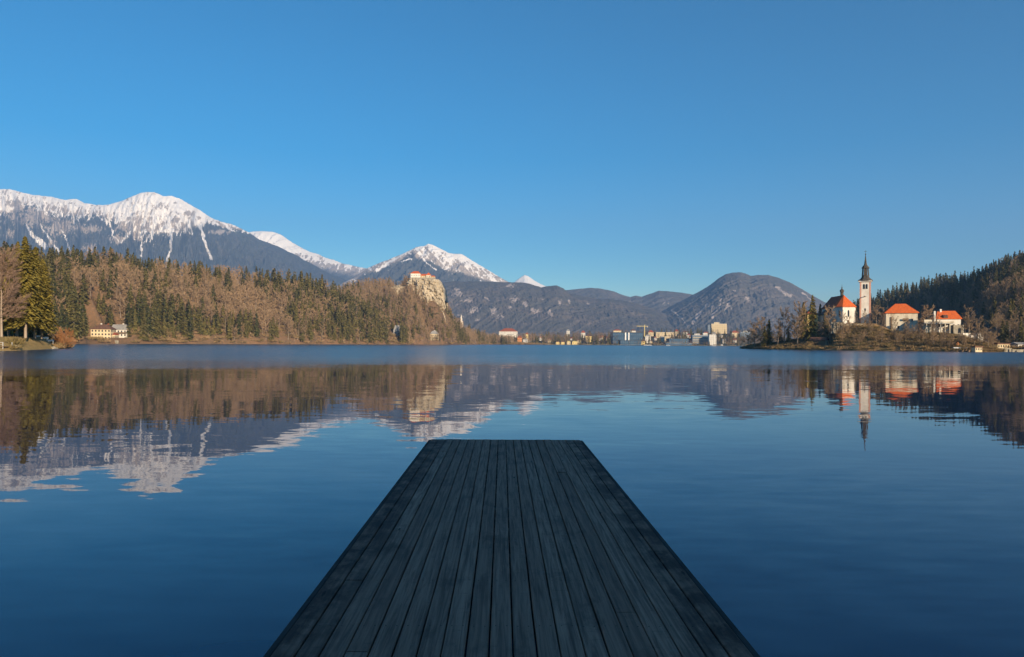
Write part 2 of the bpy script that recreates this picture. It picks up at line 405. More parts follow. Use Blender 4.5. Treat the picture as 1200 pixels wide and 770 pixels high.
# receding wooded ridge in the gap
rh = Ridge([(560, 345), (600, 338), (640, 337), (664, 340), (680, 338), (700, 337.5), (718, 341), (730, 346), (738, 348), (745, 346.5), (752, 348), (760, 345), (772, 340.5), (782, 341), (800, 343), (830, 348), (870, 360), (900, 380)],
           6800, 7900, 9000, zb=0, p=.9, amp=.04, nf=.08, gully=.07, seed=51, jag=.8, gfreq=.09, fine=.05)
rh.mesh('mountain', 560, 900, 420, 110, fmask=patchy([(724, 354, 3, 2, .8), (780, 356, 4, 3, .8), (738, 354, 3, 2, .7)], .4, 61), mat=MT2)
# front wooded mountain with pale scree
rm = Ridge([(400, 350), (440, 343), (480, 335), (515, 331), (540, 329.5), (560, 330), (580, 330), (600, 331), (612, 331), (622, 333), (634, 337), (642, 335), (652, 334), (660, 338), (668, 344), (690, 349), (720, 351), (740, 354), (760, 360), (780, 368), (800, 378), (815, 388), (840, 400)],
           4700, 6000, 7000, zb=0, p=.8, amp=.05, nf=.1, gully=.08, seed=71, jag=.8, gfreq=.085, fine=.07)
rm.mesh('mountain', 400, 840, 800, 200, fmask=patchy([(536, 343, 9, 6, .9), (548, 352, 8, 4, .8), (532, 356, 6, 4, .6), (571, 350, 4, 3, 1), (555, 363, 8, 4, 1), (578, 365, 6, 6, 1), (584, 371, 6, 3, .9),
    (598, 335, 8, 3, .7), (602, 351, 6, 4, .8), (609, 346, 2, 2, 1), (597, 361, 3, 4, .8), (615, 357, 4, 4, .9), (628, 364, 6, 3, 1), (636, 351, 3, 2, .8), (645, 366, 5, 4, .9), (656, 356, 4, 5, .9), (667, 353, 2, 3, 1),
    (670, 364, 4, 2, .6), (690, 356, 3, 2, .6), (560, 374, 5, 3, .7), (540, 372, 6, 6, .6), (790, 366, 5, 2, .9), (797, 372, 6, 2, .9)], .45, 77), mat=MT2)
# right-hand mountain
rr = Ridge([(690, 400), (740, 382), (780, 362), (800, 352), (820, 341), (832, 334), (842, 325.5), (850, 321), (858, 319.5), (868, 319), (874, 321), (880, 323.5), (888, 322.5), (900, 322.5), (912, 326), (925, 331), (940, 339), (955, 348), (970, 356), (990, 366), (1020, 378), (1060, 392), (1100, 402)],
           4900, 6300, 7400, zb=0, p=.85, amp=.04, nf=.08, gully=.07, seed=83, jag=.6, gfreq=.08, fine=.06)
rr.mesh('mountain', 690, 1100, 700, 200, fmask=lambda qx, qy, *a: {**patchy([(860, 341, 3, 3, .7), (874, 348, 4, 4, .6), (815, 368, 4, 8, .5), (895, 353, 4, 3, .4)], .5, 91)(qx, qy, *a),
    **{'rock': np.maximum(patchy([(860, 341, 3, 3, .7), (876, 350, 4, 4, .8), (897, 353, 4, 3, .5), (853, 357, 9, 7, .55), (835, 362, 6, 10, .55)], .5, 91)(qx, qy, *a)['rock'],
     streaks(qx, qy, [([(910, 337), (918, 341), (927, 347)], 1.6, 2.4), ([(913, 337), (920, 345)], 1, 1.5), ([(940, 343), (951, 351)], 1.5, 1.5), ([(828, 356), (820, 366), (812, 378)], 2, 2.5), ([(840, 362), (834, 372)], 1.5, 2), ([(788, 364), (797, 371), (806, 382)], 1.5, 1.5), ([(855, 352), (850, 366)], 1.5, 2), ([(846, 350), (842, 360)], 1.2, 1.5)]) * .85)}}, mat=MT2)

rs2 = Ridge([(1000, 404), (1060, 392), (1150, 384), (1300, 374), (1600, 380), (2000, 368), (2500, 385), (3000, 405)], 5000, 6200, 7200, zb=0, p=.85, amp=.05, nf=.08, gully=.07, seed=97, jag=.6, gfreq=.05, fine=.04)
rs2.mesh('mountain', 1000, 3000, 400, 60, fmask=patchy([(1400, 386, 5, 3, .6)], .4, 99), mat=MT2)
# the plain the mountains stand on, and the lake
GRD = mottled('valley_floor', (0.10, 0.085, 0.045), (0.055, 0.055, 0.03), 0.004, obj=False)
g = mesh_np('ground', [(-13500, 1760, .9), (13500, 1760, .9), (13500, 13400, .9), (-13500, 13400, .9)], [(0, 1, 2, 3)])
tag(link('ground', g, GRD), kind='structure')

def water_mat():
    t = NT('lake_water'); p = t.pos()
    sep = t.node('ShaderNodeSeparateXYZ'); t.l.new(p, sep.inputs[0]); x, y = sep.outputs[0], sep.outputs[1]
    # a breeze ruffles the far part of the lake, the near part is calm
    wob = t.noise(t.mapping(p, (.011, .035, 1)), 1, 5, .65); y0_ = y; y = t.math('SUBTRACT', y, t.math('MULTIPLY', t.math('MINIMUM', x, 0.0), .9))
    edge = t.math('ADD', y, t.math('MULTIPLY', t.math('SUBTRACT', wob, .5), 90))
    far = t.ramp(edge, 72, 106)
    farther = t.ramp(edge, 90, 200)
    patch = t.ramp(t.noise(t.mapping(p, (.03, .10, 1)), 1, 3, .5), .35, .7)
    def slope(sc, det, amp):
        c = t.noise(t.mapping(p, sc), 1, det, .55, color=True)
        return t.vmath('SCALE', t.vmath('SUBTRACT', c, (.5, .5, .5)), scale=amp)
    calm_amp = t.math('ADD', t.math('MULTIPLY', patch, .026), .010)
    a = slope((.16, .42, 1), 2, calm_amp)                         # slow undulation
    b = slope((.9, 2.6, 1), 3, t.math('MULTIPLY', calm_amp, t.math('ADD', 1.5, t.math('MULTIPLY', t.ramp(y0_, 18, 4), 2.2))))   # small ripples
    c = slope((2.2, 3.0, 1), 3, t.math('ADD', t.math('MULTIPLY', far, .30), t.math('MULTIPLY', farther, .15)))  # ruffled water
    s_ = t.vmath('ADD', t.vmath('ADD', a, b), c)
    s_ = t.vmath('MULTIPLY', s_, (.55, 1, 0))
    nrm = t.vmath('NORMALIZE', t.vmath('ADD', s_, (0, 0, 1)))
    t.l.new(nrm, t.b.inputs['Normal'])
    t.color((0.002, 0.040, 0.092)); t.set(t.b.inputs['Roughness'], t.math('ADD', .015, t.math('ADD', t.math('MULTIPLY', far, .15), t.math('MULTIPLY', farther, .06))))
    t.b.inputs['IOR'].default_value = 1.333; t.b.inputs['Specular IOR Level'].default_value = 0.5
    return t.mat
g = mesh_np('lake_water', [(-13500, -3000, 0), (13500, -3000, 0), (13500, 13400, 0), (-13500, 13400, 0)], [(0, 1, 2, 3)])
tag(link('lake_water', g, water_mat()), kind='structure')

# the hill behind the viewer that keeps the jetty in the shade
def near_hill():
    nx, ny = 120, 60
    X, Yd = np.meshgrid(np.linspace(-160, 520, nx), np.linspace(0, 1, ny) ** 1.4 * 420)
    sh = -14 - 10 * (fbm(X * .02, X * 0, 5, 3) - .5) - np.clip(X - 60, 0, 500) * .05 - np.clip(-X - 20, 0, 300) * .3
    Z = np.where(Yd < 110, Yd * .72, 79 + (Yd - 110) * .05) * sstep(-160, -20, X) * sstep(520, 420, X) - .6 + (fbm(X * .04, Yd * .04, 9, 4) - .5) * 6 * sstep(0, 30, Yd)
    idx = np.arange(nx * ny).reshape(ny, nx)
    f = np.stack([idx[:-1, :-1], idx[1:, :-1], idx[1:, 1:], idx[:-1, 1:]], -1).reshape(-1, 4)
    me = mesh_np('near_hill', np.stack([X, sh - Yd, Z], -1).reshape(-1, 3), f, smooth=True)
    tag(link('near_hill', me, mottled('wooded_bank', (0.07, 0.06, 0.03), (0.03, 0.035, 0.018), .2, obj=False)), kind='structure')
near_hill()

def ground_mat(name, a, b, c, sc=.05):
    t = NT(name); p = t.pos()
    n = t.noise(p, sc, 6, .65); n2 = t.noise(p, sc * 9, 5, .7)
    col = t.mix(t.ramp(n, .4, .6), a, b); col = t.mix(t.ramp(n2, .45, .7), col, c); t.color(col)
    t.bump(n2, 1.0, .6); return t.mat
LITTER = ground_mat('leaf_litter', (0.17, 0.105, 0.06), (0.105, 0.075, 0.045), (0.23, 0.13, 0.07))

hill1 = Ridge([(-900, 412), (-700, 370), (-500, 325), (-300, 300), (-100, 305), (30, 316), (60, 318), (100, 317), (130, 316), (170, 322), (200, 326), (250, 330), (300, 335), (340, 336), (370, 342), (395, 353), (430, 371), (465, 391), (485, 402)],
              [(-300, 420), (30, 540), (100, 620), (130, 660), (200, 740), (300, 830), (400, 970), (485, 1120)],
              [(-300, 640), (30, 730), (130, 820), (200, 900), (300, 1000), (400, 1110), (485, 1180)],
              [(-300, 1000), (130, 1150), (300, 1250), (485, 1300)], zb=-.8, p=.66, amp=.05, nf=1.5, seed=101, back=.2, pads=((100, 128, 684, 3.6), (128, 153, 716, 5.6)))
hill1.mesh('hill', -900, 485, 460, 60, mat=LITTER)
hill2 = Ridge([(330, 372), (370, 356), (395, 347), (410, 342), (430, 338), (450, 337), (470, 338), (480, 331), (490, 328), (510, 329), (518, 348), (524, 366), (532, 380), (545, 389), (560, 395), (580, 399), (600, 401), (640, 403), (660, 404)],
              [(330, 1000), (400, 1050), (480, 1150), (520, 1230), (545, 1400), (580, 1700), (660, 1760)],
              [(330, 1250), (400, 1290), (480, 1330), (520, 1380), (545, 1520), (580, 1820), (660, 1850)],
              [(330, 1700), (660, 2100)], zb=-.8, p=.62, amp=.05, nf=1.2, seed=107, back=.1, pads=((453, 471, 1156, 8.0), (501, 516, 1246, 7.0)))
hill2.mesh('hill', 330, 660, 300, 60, mat=LITTER)
hill3 = Ridge([(940, 404), (970, 384), (1000, 366), (1030, 354), (1060, 345), (1100, 337), (1130, 333), (1160, 324), (1180, 315), (1200, 309), (1250, 297), (1400, 265), (1550, 262), (1800, 310), (2050, 385), (2150, 410)],
              [(940, 950), (1050, 880), (1130, 640), (1165, 400), (1200, 372), (1300, 340), (1550, 260)],
              [(940, 1150), (1100, 1080), (1200, 950), (1550, 800)],
              [(940, 1500), (1550, 1400)], zb=-.8, p=1.0, amp=.05, nf=1.2, seed=113, back=.3)
hill3.mesh('hill', 940, 2150, 520, 70, mat=ground_mat('forest_floor', (0.10, 0.07, 0.05), (0.065, 0.055, 0.04), (0.14, 0.10, 0.07)))
town = Ridge([(560, 402), (600, 397), (640, 395), (700, 394), (760, 393), (800, 391), (830, 390), (860, 391), (900, 394), (940, 398), (1000, 400)],
             [(560, 1762), (1000, 1775)], 2150, 3500, zb=-.5, p=1.1, amp=.03, seed=127, back=.9)
town.mesh('ground', 560, 1000, 120, 20, mat=GRD)
GRASS = ground_mat('winter_grass', (0.42, 0.29, 0.12), (0.36, 0.25, 0.10), (0.24, 0.20, 0.07), .12)
bank = Ridge([(-500, 392), (-100, 394), (0, 394.5), (20, 394.5), (40, 395), (55, 397), (66, 400.5), (74, 404), (82, 408)],
             [(-500, 110), (0, 176), (20, 182), (40, 200), (60, 222), (82, 245)],
             [(-500, 130), (0, 194), (40, 222), (82, 262)], [(-500, 420), (40, 420), (60, 330), (82, 275)], zb=-.5, p=.7, amp=.06, nf=6, seed=131, back=1.0)
bank.mesh('ground', -500, 82, 260, 40, mat=GRASS)
ISL = ground_mat('island_slope', (0.24, 0.155, 0.07), (0.14, 0.12, 0.045), (0.30, 0.18, 0.09), .12)
isle = Ridge([(860, 413), (868, 409), (874, 406), (882, 403.5), (900, 401), (920, 399.5), (940, 396), (955, 392), (965, 389), (974, 384), (980, 379.5), (1000, 378.5), (1025, 379), (1036, 383), (1045, 387), (1080, 388), (1100, 389), (1128, 392), (1140, 397), (1155, 402), (1166, 408), (1176, 413)],
             [(860, 500), (900, 460), (950, 425), (1000, 402), (1050, 385), (1100, 366), (1150, 352), (1176, 350)],
             [(860, 510), (900, 490), (950, 462), (1000, 440), (1050, 422), (1100, 405), (1150, 372), (1176, 354)],
             [(860, 530), (950, 530), (1000, 520), (1100, 480), (1176, 380)], zb=-.5, p=.75, amp=.07, nf=6, seed=139, back=.6, pads=((948, 975, 436, 1.6),))
isle.mesh('island_ground', 860, 1176, 420, 60, nb=16, mat=ISL)
def zat(rg, px, Y):
    """ground height of a ridge under column px at distance Y"""
    vs = np.linspace(0, 2, 400); X, Yy, Z = rg.pos(np.full(400, float(px)), vs)
    return float(np.interp(Y, Yy, Z))

# ------------------------------------------------------------------ tree models
def tube_np(p0, p1, r0, r1, n=5):
    d = p1 - p0; d = d / (np.linalg.norm(d) + 1e-9)
    u = np.cross(d, [0.3, 0.9, 0.2] if abs(d[2]) > .9 else [0, 0, 1]); u /= np.linalg.norm(u) + 1e-9; w_ = np.cross(d, u)
    a = np.arange(n) * 2 * np.pi / n; c = np.cos(a)[:, None] * u + np.sin(a)[:, None] * w_
    v = np.concatenate([p0 + c * r0, p1 + c * r1]); k = np.arange(n); k2 = (k + 1) % n
    return v, np.concatenate([np.stack([k, k2, n + k2], 1), np.stack([k, n + k2, n + k], 1)])
class TM:
    def __init__(s): s.v = []; s.f = []; s.t = []; s.n = 0
    def add(s, v, f, t):
        s.v.append(v); s.f.append(f + s.n); s.t.append(np.full(len(f), t) if np.isscalar(t) else t); s.n += len(v)
    def get(s): return np.concatenate(s.v), np.concatenate(s.f), np.concatenate(s.t)

def conifer(seed, H=1.0, Rr=.16, nb=170, m=4, leaf=.045, base=.14, dens=1.0, top=1.0):
    """unit-height spruce: returns trunk arrays, crown arrays"""
    r = np.random.RandomState(seed); tr = TM(); cr = TM()
    bend = (r.rand(2) - .5) * .02
    tp = [np.array([bend[0] * t * t, bend[1] * t * t, t]) for t in (0, .35, .7, 1.0)]
    rad = [.016, .012, .007, .001]
    for i in range(3): tr.add(*tube_np(tp[i], tp[i + 1], rad[i], rad[i + 1], 6), .5)
    nb = int(nb * dens)
    t = np.sort(r.rand(nb) ** 1.15); t = np.where(r.rand(nb) < .45, np.round(t * 30) / 31, t) + (r.rand(nb) - .5) * .02; t = np.clip(t, 0, .99); t = np.clip(t, 0, .995)
    z = base + t * (1 - base)
    az = r.rand(nb) * 2 * np.pi
    lop = 1 + .28 * np.sin(az + r.rand() * 6) * np.sin(t * 5 + r.rand() * 6)
    rr_ = (Rr * (1 - t) ** .78 * (.62 + .45 * r.rand(nb)) * lop + .006) * (1 - .45 * (t < .1) * r.rand(nb))
    k = r.rand(nb) * .35; rr_ *= np.where(r.rand(nb) < .12, .55, 1)
    S = (np.arange(m) + .5)[None, :] / m * .85 + .2; S = S + (r.rand(nb, m) - .5) * .15
    dirx, diry = np.cos(az)[:, None], np.sin(az)[:, None]
    L = rr_[:, None] * S
    cx = bend[0] * z[:, None] ** 2 + dirx * L; cy_ = bend[1] * z[:, None] ** 2 + diry * L
    droop = (.10 + .42 * (1 - t))[:, None] * L * (1 + .5 * S) - (.25 * rr_[:, None] * np.clip(S - .75, 0, 1)); cz = z[:, None] - droop
    N = nb * m
    c = np.stack([cx, cy_, cz], -1).reshape(N, 3)
    out = np.stack([np.broadcast_to(dirx, (nb, m)), np.broadcast_to(diry, (nb, m)), -.35 - .3 * r.rand(nb, m)], -1).reshape(N, 3)
    out += (r.rand(N, 3) - .5) * .7; out /= np.linalg.norm(out, axis=1)[:, None]
    side = np.stack([-out[:, 1], out[:, 0], (r.rand(N) - .5) * 1.2], -1); side /= np.linalg.norm(side, axis=1)[:, None]
    sz = leaf * (.65 + .7 * r.rand(N)) * (1.15 - .55 * np.repeat(t, m))
    a = c + out * sz[:, None] * 1.1; b = c - out * sz[:, None] * .6 + side * sz[:, None] * .75; d = c - out * sz[:, None] * .6 - side * sz[:, None] * .75
    v = np.stack([a, b, d], 1).reshape(-1, 3); f = np.arange(3 * N).reshape(N, 3)
    cl = np.repeat(.30 + .5 * r.rand(nb), m) + (r.rand(N) - .5) * .3
    cr.add(v, f, cl)
    # leader
    cr.add(*tube_np(np.array([bend[0], bend[1], .95]), np.array([bend[0], bend[1], 1.01]), .008, .0005, 4), .5)
    return tr.get(), cr.get()

def bare(seed, sp=.30, nprim=15, nsec=6, ntw=12, tw=.0032, base=.22, up=.55, tint=.5):
    """unit-height leafless broadleaf tree"""
    r = np.random.RandomState(seed); tr = TM(); cr = TM()
    pts = [np.zeros(3)]; q = np.zeros(3)
    for k in range(5):
        q = q + np.array([(r.rand() - .5) * .035, (r.rand() - .5) * .035, .18]); pts.append(q)
    for i in range(5): tr.add(*tube_np(pts[i], pts[i + 1], .017 * (1 - i / 5.3), .017 * (1 - (i + 1) / 5.3), 6), .5)
    def along(t):
        x = t * 5; i = min(int(x), 4); return pts[i] * (1 - x + i) + pts[i + 1] * (x - i)
    twp, twd, twl = [], [], []
    for k in range(nprim):
        t = base + (1 - base) * (k + r.rand()) / nprim; p = along(min(t, 1)); a = k * 2.4 + r.rand()
        tilt = .35 + .9 * up * t + .2 * (r.rand() - .5)
        L = sp * (1.15 - .55 * t) * (.75 + .4 * r.rand()) * (1.25 if t > .85 else 1)
        d = np.array([math.cos(a) * math.cos(tilt), math.sin(a) * math.cos(tilt), math.sin(tilt)])
        m1 = p + d * L * .5; e = p + d * L + np.array([0, 0, L * .16])
        rb = .0075 * (1.15 - t)
        cr.add(*tube_np(p, m1, rb, rb * .6, 4), .5); cr.add(*tube_np(m1, e, rb * .6, rb * .15, 3), .5)
        for j in range(nsec):
            u = .25 + .75 * (j + r.rand()) / nsec; pp = p + (m1 - p) * u * 2 if u < .5 else m1 + (e - m1) * (u * 2 - 1)
            dd = d + (r.rand(3) - .5) * 1.7; dd[2] += .35; dd /= np.linalg.norm(dd); L2 = L * .5 * (1.15 - .5 * u) * (.7 + .6 * r.rand())
            e2 = pp + dd * L2; cr.add(*tube_np(pp, e2, rb * .4, rb * .08, 3), .5)
            for i in range(ntw):
                s_ = .15 + .85 * r.rand(); twp.append(pp + (e2 - pp) * s_)
                td = dd + (r.rand(3) - .5) * 1.8; td[2] += .25; twd.append(td / np.linalg.norm(td)); twl.append(L2 * (.35 + .45 * r.rand()))
    p = np.array(twp); d = np.array(twd); l = np.array(twl)[:, None]; N = len(p)
    rn = r.rand(N, 3) - .5; sd = np.cross(d, rn); sd /= np.linalg.norm(sd, axis=1)[:, None] + 1e-9
    v = np.stack([p + sd * tw, p - sd * tw, p + d * l], 1).reshape(-1, 3); f = np.arange(3 * N).reshape(N, 3)
    cr.add(v, f, np.clip(tint + (r.rand(N) - .5) * .5, 0, 1))
    return tr.get(), cr.get()

class Variant:
    def __init__(s, tr, cr, name, leafm):
        s.tr, s.cr = tr, cr
        s.tme = mesh_np(name + '_trunk', tr[0], tr[1], attrs={'tint': ('FACE', tr[2])}); s.tme.materials.append(M['bark'])
        s.cme = mesh_np(name + '_crown', cr[0], cr[1], attrs={'tint': ('FACE', cr[2])}); s.cme.materials.append(leafm)
        v = np.concatenate([tr[0], cr[0]]); f = np.concatenate([tr[1], cr[1] + len(tr[0])])
        s.one = mesh_np(name, v, f, mi=np.r_[np.zeros(len(tr[1]), int), np.ones(len(cr[1]), int)], attrs={'tint': ('FACE', np.r_[tr[2], cr[2]])})
        s.one.materials.append(M['bark']); s.one.materials.append(leafm)
        s.all = (v, f, np.r_[tr[2] * 0 + .5, cr[2]], np.r_[np.zeros(len(tr[1]), int), np.ones(len(cr[1]), int)])
def mkc(n, leafm, **k): return [Variant(*conifer(s0, **{**k, 'Rr': k.get('Rr', .15) * (0.85 + .3 * ((s0 * 7) % 5) / 5)}), 'spruce', leafm) for s0 in n]
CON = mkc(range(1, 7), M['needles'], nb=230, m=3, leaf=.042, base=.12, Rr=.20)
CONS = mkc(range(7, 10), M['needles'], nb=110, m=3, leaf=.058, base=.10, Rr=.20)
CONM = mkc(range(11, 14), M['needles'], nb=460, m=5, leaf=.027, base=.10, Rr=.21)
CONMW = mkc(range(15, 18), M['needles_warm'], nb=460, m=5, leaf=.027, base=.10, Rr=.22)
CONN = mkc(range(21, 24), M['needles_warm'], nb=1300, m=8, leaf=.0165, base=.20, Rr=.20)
def mkb(n, leafm=None, **k): return [Variant(*bare(s0, **k), 'bare_tree', leafm or M['twigs']) for s0 in n]
BAR = mkb(range(31, 37), sp=.30, nprim=14, nsec=6, ntw=14, tw=.0050)
BARS = mkb(range(38, 41), sp=.33, nprim=10, nsec=5, ntw=9, tw=.0085)
BARM = mkb(range(41, 45), sp=.30, nprim=18, nsec=8, ntw=14, tw=.0040)
BARN = mkb(range(51, 52), leaf_mat('purple_twigs', (0.12, 0.085, 0.066), (0.25, 0.17, 0.125)), sp=.27, nprim=44, nsec=13, ntw=22, tw=.0019, base=.22, up=.75)
BUSHN = mkb(range(61, 63), M['rust'], sp=.75, nprim=26, nsec=9, ntw=16, tw=.006, base=.02, up=.4)

NTREE = {'spruce': 0, 'bare': 0}
def place_tree(var, loc, H, wid, rz, name, label, cat, group, parts=True):
    if parts:
        o = empty(name, loc, rz); o.scale = (H * wid, H * wid, H)
        for nm, me in (('trunk', var.tme), ('crown', var.cme)):
            c = bpy.data.objects.new(nm, me); COL.objects.link(c); c.parent = o
    else:
        o = bpy.data.objects.new(name, var.one); COL.objects.link(o)
        o.location = loc; o.rotation_euler = (0, 0, rz); o.scale = (H * wid, H * wid, H)
    tag(o, label, cat, group); return o
def stuff_trees(name, items, label, cat):
    """items: (variant, (x,y,z), H, wid, rz, tint offset) -> ONE mesh"""
    V, Fc, T, MI = [], [], [], []; n = 0; mats = []
    for var, loc, H, wid, rz, to in items:
        v, f, t, mi = var.all; c, s_ = math.cos(rz), math.sin(rz)
        x = (v[:, 0] * c - v[:, 1] * s_) * H * wid + loc[0]; y = (v[:, 0] * s_ + v[:, 1] * c) * H * wid + loc[1]; z = v[:, 2] * H + loc[2]
        lm = var.cme.materials[0]
        if lm not in mats: mats.append(lm)
        V.append(np.stack([x, y, z], 1)); Fc.append(f + n); T.append(np.clip(t + to, 0, 1)); MI.append(np.where(mi == 0, 0, 1 + mats.index(lm))); n += len(v)
    me = mesh_np(name, np.concatenate(V), np.concatenate(Fc), mi=np.concatenate(MI), attrs={'tint': ('FACE', np.concatenate(T))})
    o = link(name, me, [M['bark']] + mats); tag(o, label, cat, kind='stuff'); return o

# ------------------------------------------------------------------ woods
rs = np.random.RandomState(5)
cand = []   # dicts of kind, px, loc, H, wid, rz, where
def scatter(rg, px0, px1, n, vlo, vhi, pcon, hc, hb, where, mind=4.0, vpow=1.0):
    pts = []; tries = 0
    while len(pts) < n and tries < n * 12:
        tries += 1
        px = px0 + (px1 - px0) * rs.rand(); v = vlo + (vhi - vlo) * rs.rand() ** vpow
        X, Y, Z = [float(a) for a in rg.pos(px, v)]
        if Z < .6 or any((X - a) ** 2 + (Y - b) ** 2 < mind ** 2 for a, b in pts): continue
        if where(px, v, X, Y) is None: continue
        pts.append((X, Y))
        pc = pcon(px, v, X, Y)
        con = rs.rand() < pc
        H = (hc if con else hb) * (.72 + .5 * rs.rand())
        cand.append(dict(con=con, px=px, v=v, loc=(X, Y, Z - .3), H=H, wid=.85 + .35 * rs.rand(), rz=rs.rand() * 6.28, where=where(px, v, X, Y)))
def clear_houses(px, X, Y, brush=False):
    for (a, b, y0, y1) in (((99, 152, 660, 716), (454, 470, 1132, 1156), (502, 515, 1220, 1245)) if brush else ((99, 152, 600, 716), (455.5, 469.5, 1060, 1158), (504, 513, 1160, 1247))):
        if a < px < b and y0 < Y < y1: return False
    return True
def band(v): return 'at the waterline' if v < .18 else ('on the slope' if v < .8 else 'on the crest')
def w1(px, v, X, Y):
    if not clear_houses(px, X, Y): return None
    z = ('behind the big spruces of the near bank' if px < 95 else 'above the cream lakeside house' if px < 150 else 'just right of the white lakeside house' if px < 225 else
         'of the middle of the wooded hill' if px < 320 else 'of the sinking right shoulder of the wooded hill')
    return band(v) + ' ' + z
def pc1(px, v, X, Y):
    n = fbm(X * .012, Y * .012, 7, 3)
    b = np.interp(px, [40, 110, 170, 230, 300, 340, 400, 460], [.6, .8, .8, .62, .38, .6, .85, .6])
    if v > .7 and px < 200: b += .45
    if v < .2 and px > 170: b += .25
    if .2 < v < .6 and px < 110: b -= .4
    return b + (n - .5) * 2.6
scatter(hill1, -20, 480, 1050, .01, 1.0, pc1, 25, 19, w1, 4.2, 1.25)
scatter(hill1, 0, 480, 190, .86, 1.14, pc1, 25, 20, w1, 4.2)
def w2(px, v, X, Y):
    if 479 < px < 521 and Y > np.interp(px, [479, 500, 521], [1290, 1272, 1262]): return None
    if 461 < px < 473 and .82 < v < 1: return None
    if not clear_houses(px, X, Y): return None
    z = 'left of the castle rock' if px < 476 else 'under the castle cliff' if px < 520 else 'of the low ground right of the castle rock'
    return band(v) + ' ' + z
scatter(hill2, 385, 600, 760, .01, 1.0, lambda px, v, X, Y: .24 + (fbm(X * .01, Y * .01, 17, 3) - .5) * 1.8, 19, 15, w2, 4.6, 1.1)
scatter(hill2, 476, 512, 110, .36, .66, lambda *a: .12, 17, 15, w2, 3.2)
scatter(hill2, 448, 522, 70, .01, .14, lambda *a: .2, 8, 8, lambda px, v, X, Y: 'at the waterline in front of the two lakeside villas', 3.0)
scatter(hill2, 395, 540, 110, .9, 1.1, lambda *a: .2, 19, 16, w2, 5.0)
def w3(px, v, X, Y):
    z = 'between the bell tower and the hip roofed house' if px < 1045 else 'behind the hip roofed island house' if px < 1095 else 'behind the gabled island house' if px < 1140 else 'above the right end of the island'
    return {'at the waterline': 'at the foot of the dark hill ', 'on the slope': 'on the dark hill ', 'on the crest': 'on the crest of the dark hill '}[band(v)] + z
scatter(hill3, 985, 1240, 850, .3, 1.0, lambda px, v, X, Y: np.interp(v, [.3, .5, .7], [.1, .5, .92]) + (fbm(X * .01, Y * .01, 27, 3) - .5) * .8, 19, 16, w3, 4.3)
scatter(hill3, 985, 1240, 110, .9, 1.12, lambda *a: .9, 19, 16, w3, 4.5)
scatter(hill3, 1120, 1240, 190, .06, .55, lambda *a: .25, 14, 10, w3, 5.0)
scatter(hill3, 1240, 1950, 420, .05, 1.0, lambda px, v, X, Y: .25 + .65 * v, 19, 15, w3, 5.0)
scatter(hill1, -700, -60, 260, .02, 1.0, pc1, 24, 19, w1, 5.0)
def w4(px, v, X, Y):
    z = ('in the town park left of the red roofed hall' if px < 585 else 'in the town park around the red roofed hall' if px < 650 else 'between the lakeside huts and the dark glass hotel' if px < 715 else
         'among the roofs left of the white lakeside tower block' if px < 830 else 'right of the white lakeside tower block')
    return z
scatter(town, 560, 716, 320, .02, .8, lambda *a: .38, 20, 17, w4, 6.0)
scatter(town, 716, 920, 270, .2, 1.2, lambda *a: .5, 19, 15, w4, 7.0)
scatter(town, 840, 930, 90, .04, .5, lambda *a: .35, 18, 15, w4, 6.0)
scatter(town, 716, 832, 110, .003, .07, lambda *a: .3, 12, 11, w4, 6.0)

def apparent(c): return c['H'] / c['loc'][1]
lb = {True: ('spruce ', 'spruce', 'spruce_tree'), False: ('bare tree ', 'bare tree', 'bare_tree')}
for con in (True, False):
    cs = sorted([c for c in cand if c['con'] == con], key=apparent, reverse=True)
    off = [c for c in cs if not -20 < c['px'] < 1215]; cs = [c for c in cs if -20 < c['px'] < 1215]
    ind = cs[:(268 if con else 232)]; rest = cs[len(ind):] + off
    for i, c in enumerate(ind):
        var = (CON if con else BAR)[i % 6]
        txt, cat, nm = lb[con]; sz = 'tall ' if c['H'] > (27 if con else 20) else 'smaller '
        label = sz + txt + c['where']
        label = ' '.join(label.split()[:16])
        place_tree(var, c['loc'], c['H'], c['wid'] * (1 if con else 1.15), c['rz'], nm, label, cat, sz + ('spruces ' if con else 'bare trees ') + c['where'], parts=True)
    for nm2, lo, hi, lbl in (('woods', -1000, 640, 'more distant trees filling the wooded hills round the castle'), ('woods', 930, 2000, 'trees covering the dark hill beyond the island'), ('woods', 640, 930, 'trees among the far town roofs')):
        it = [((CONS if con else BARS)[i % 3] if c['loc'][1] > 1000 else (CON if con else BAR)[i % 6], c['loc'], c['H'], c['wid'] * (1 if con else 1.15), c['rz'], (rs.rand() - .5) * .5) for i, c in enumerate(rest) if lo <= c['px'] < hi]
        if it: stuff_trees(nm2, it, ('evergreen ' if con else 'leafless ') + lbl, 'trees')

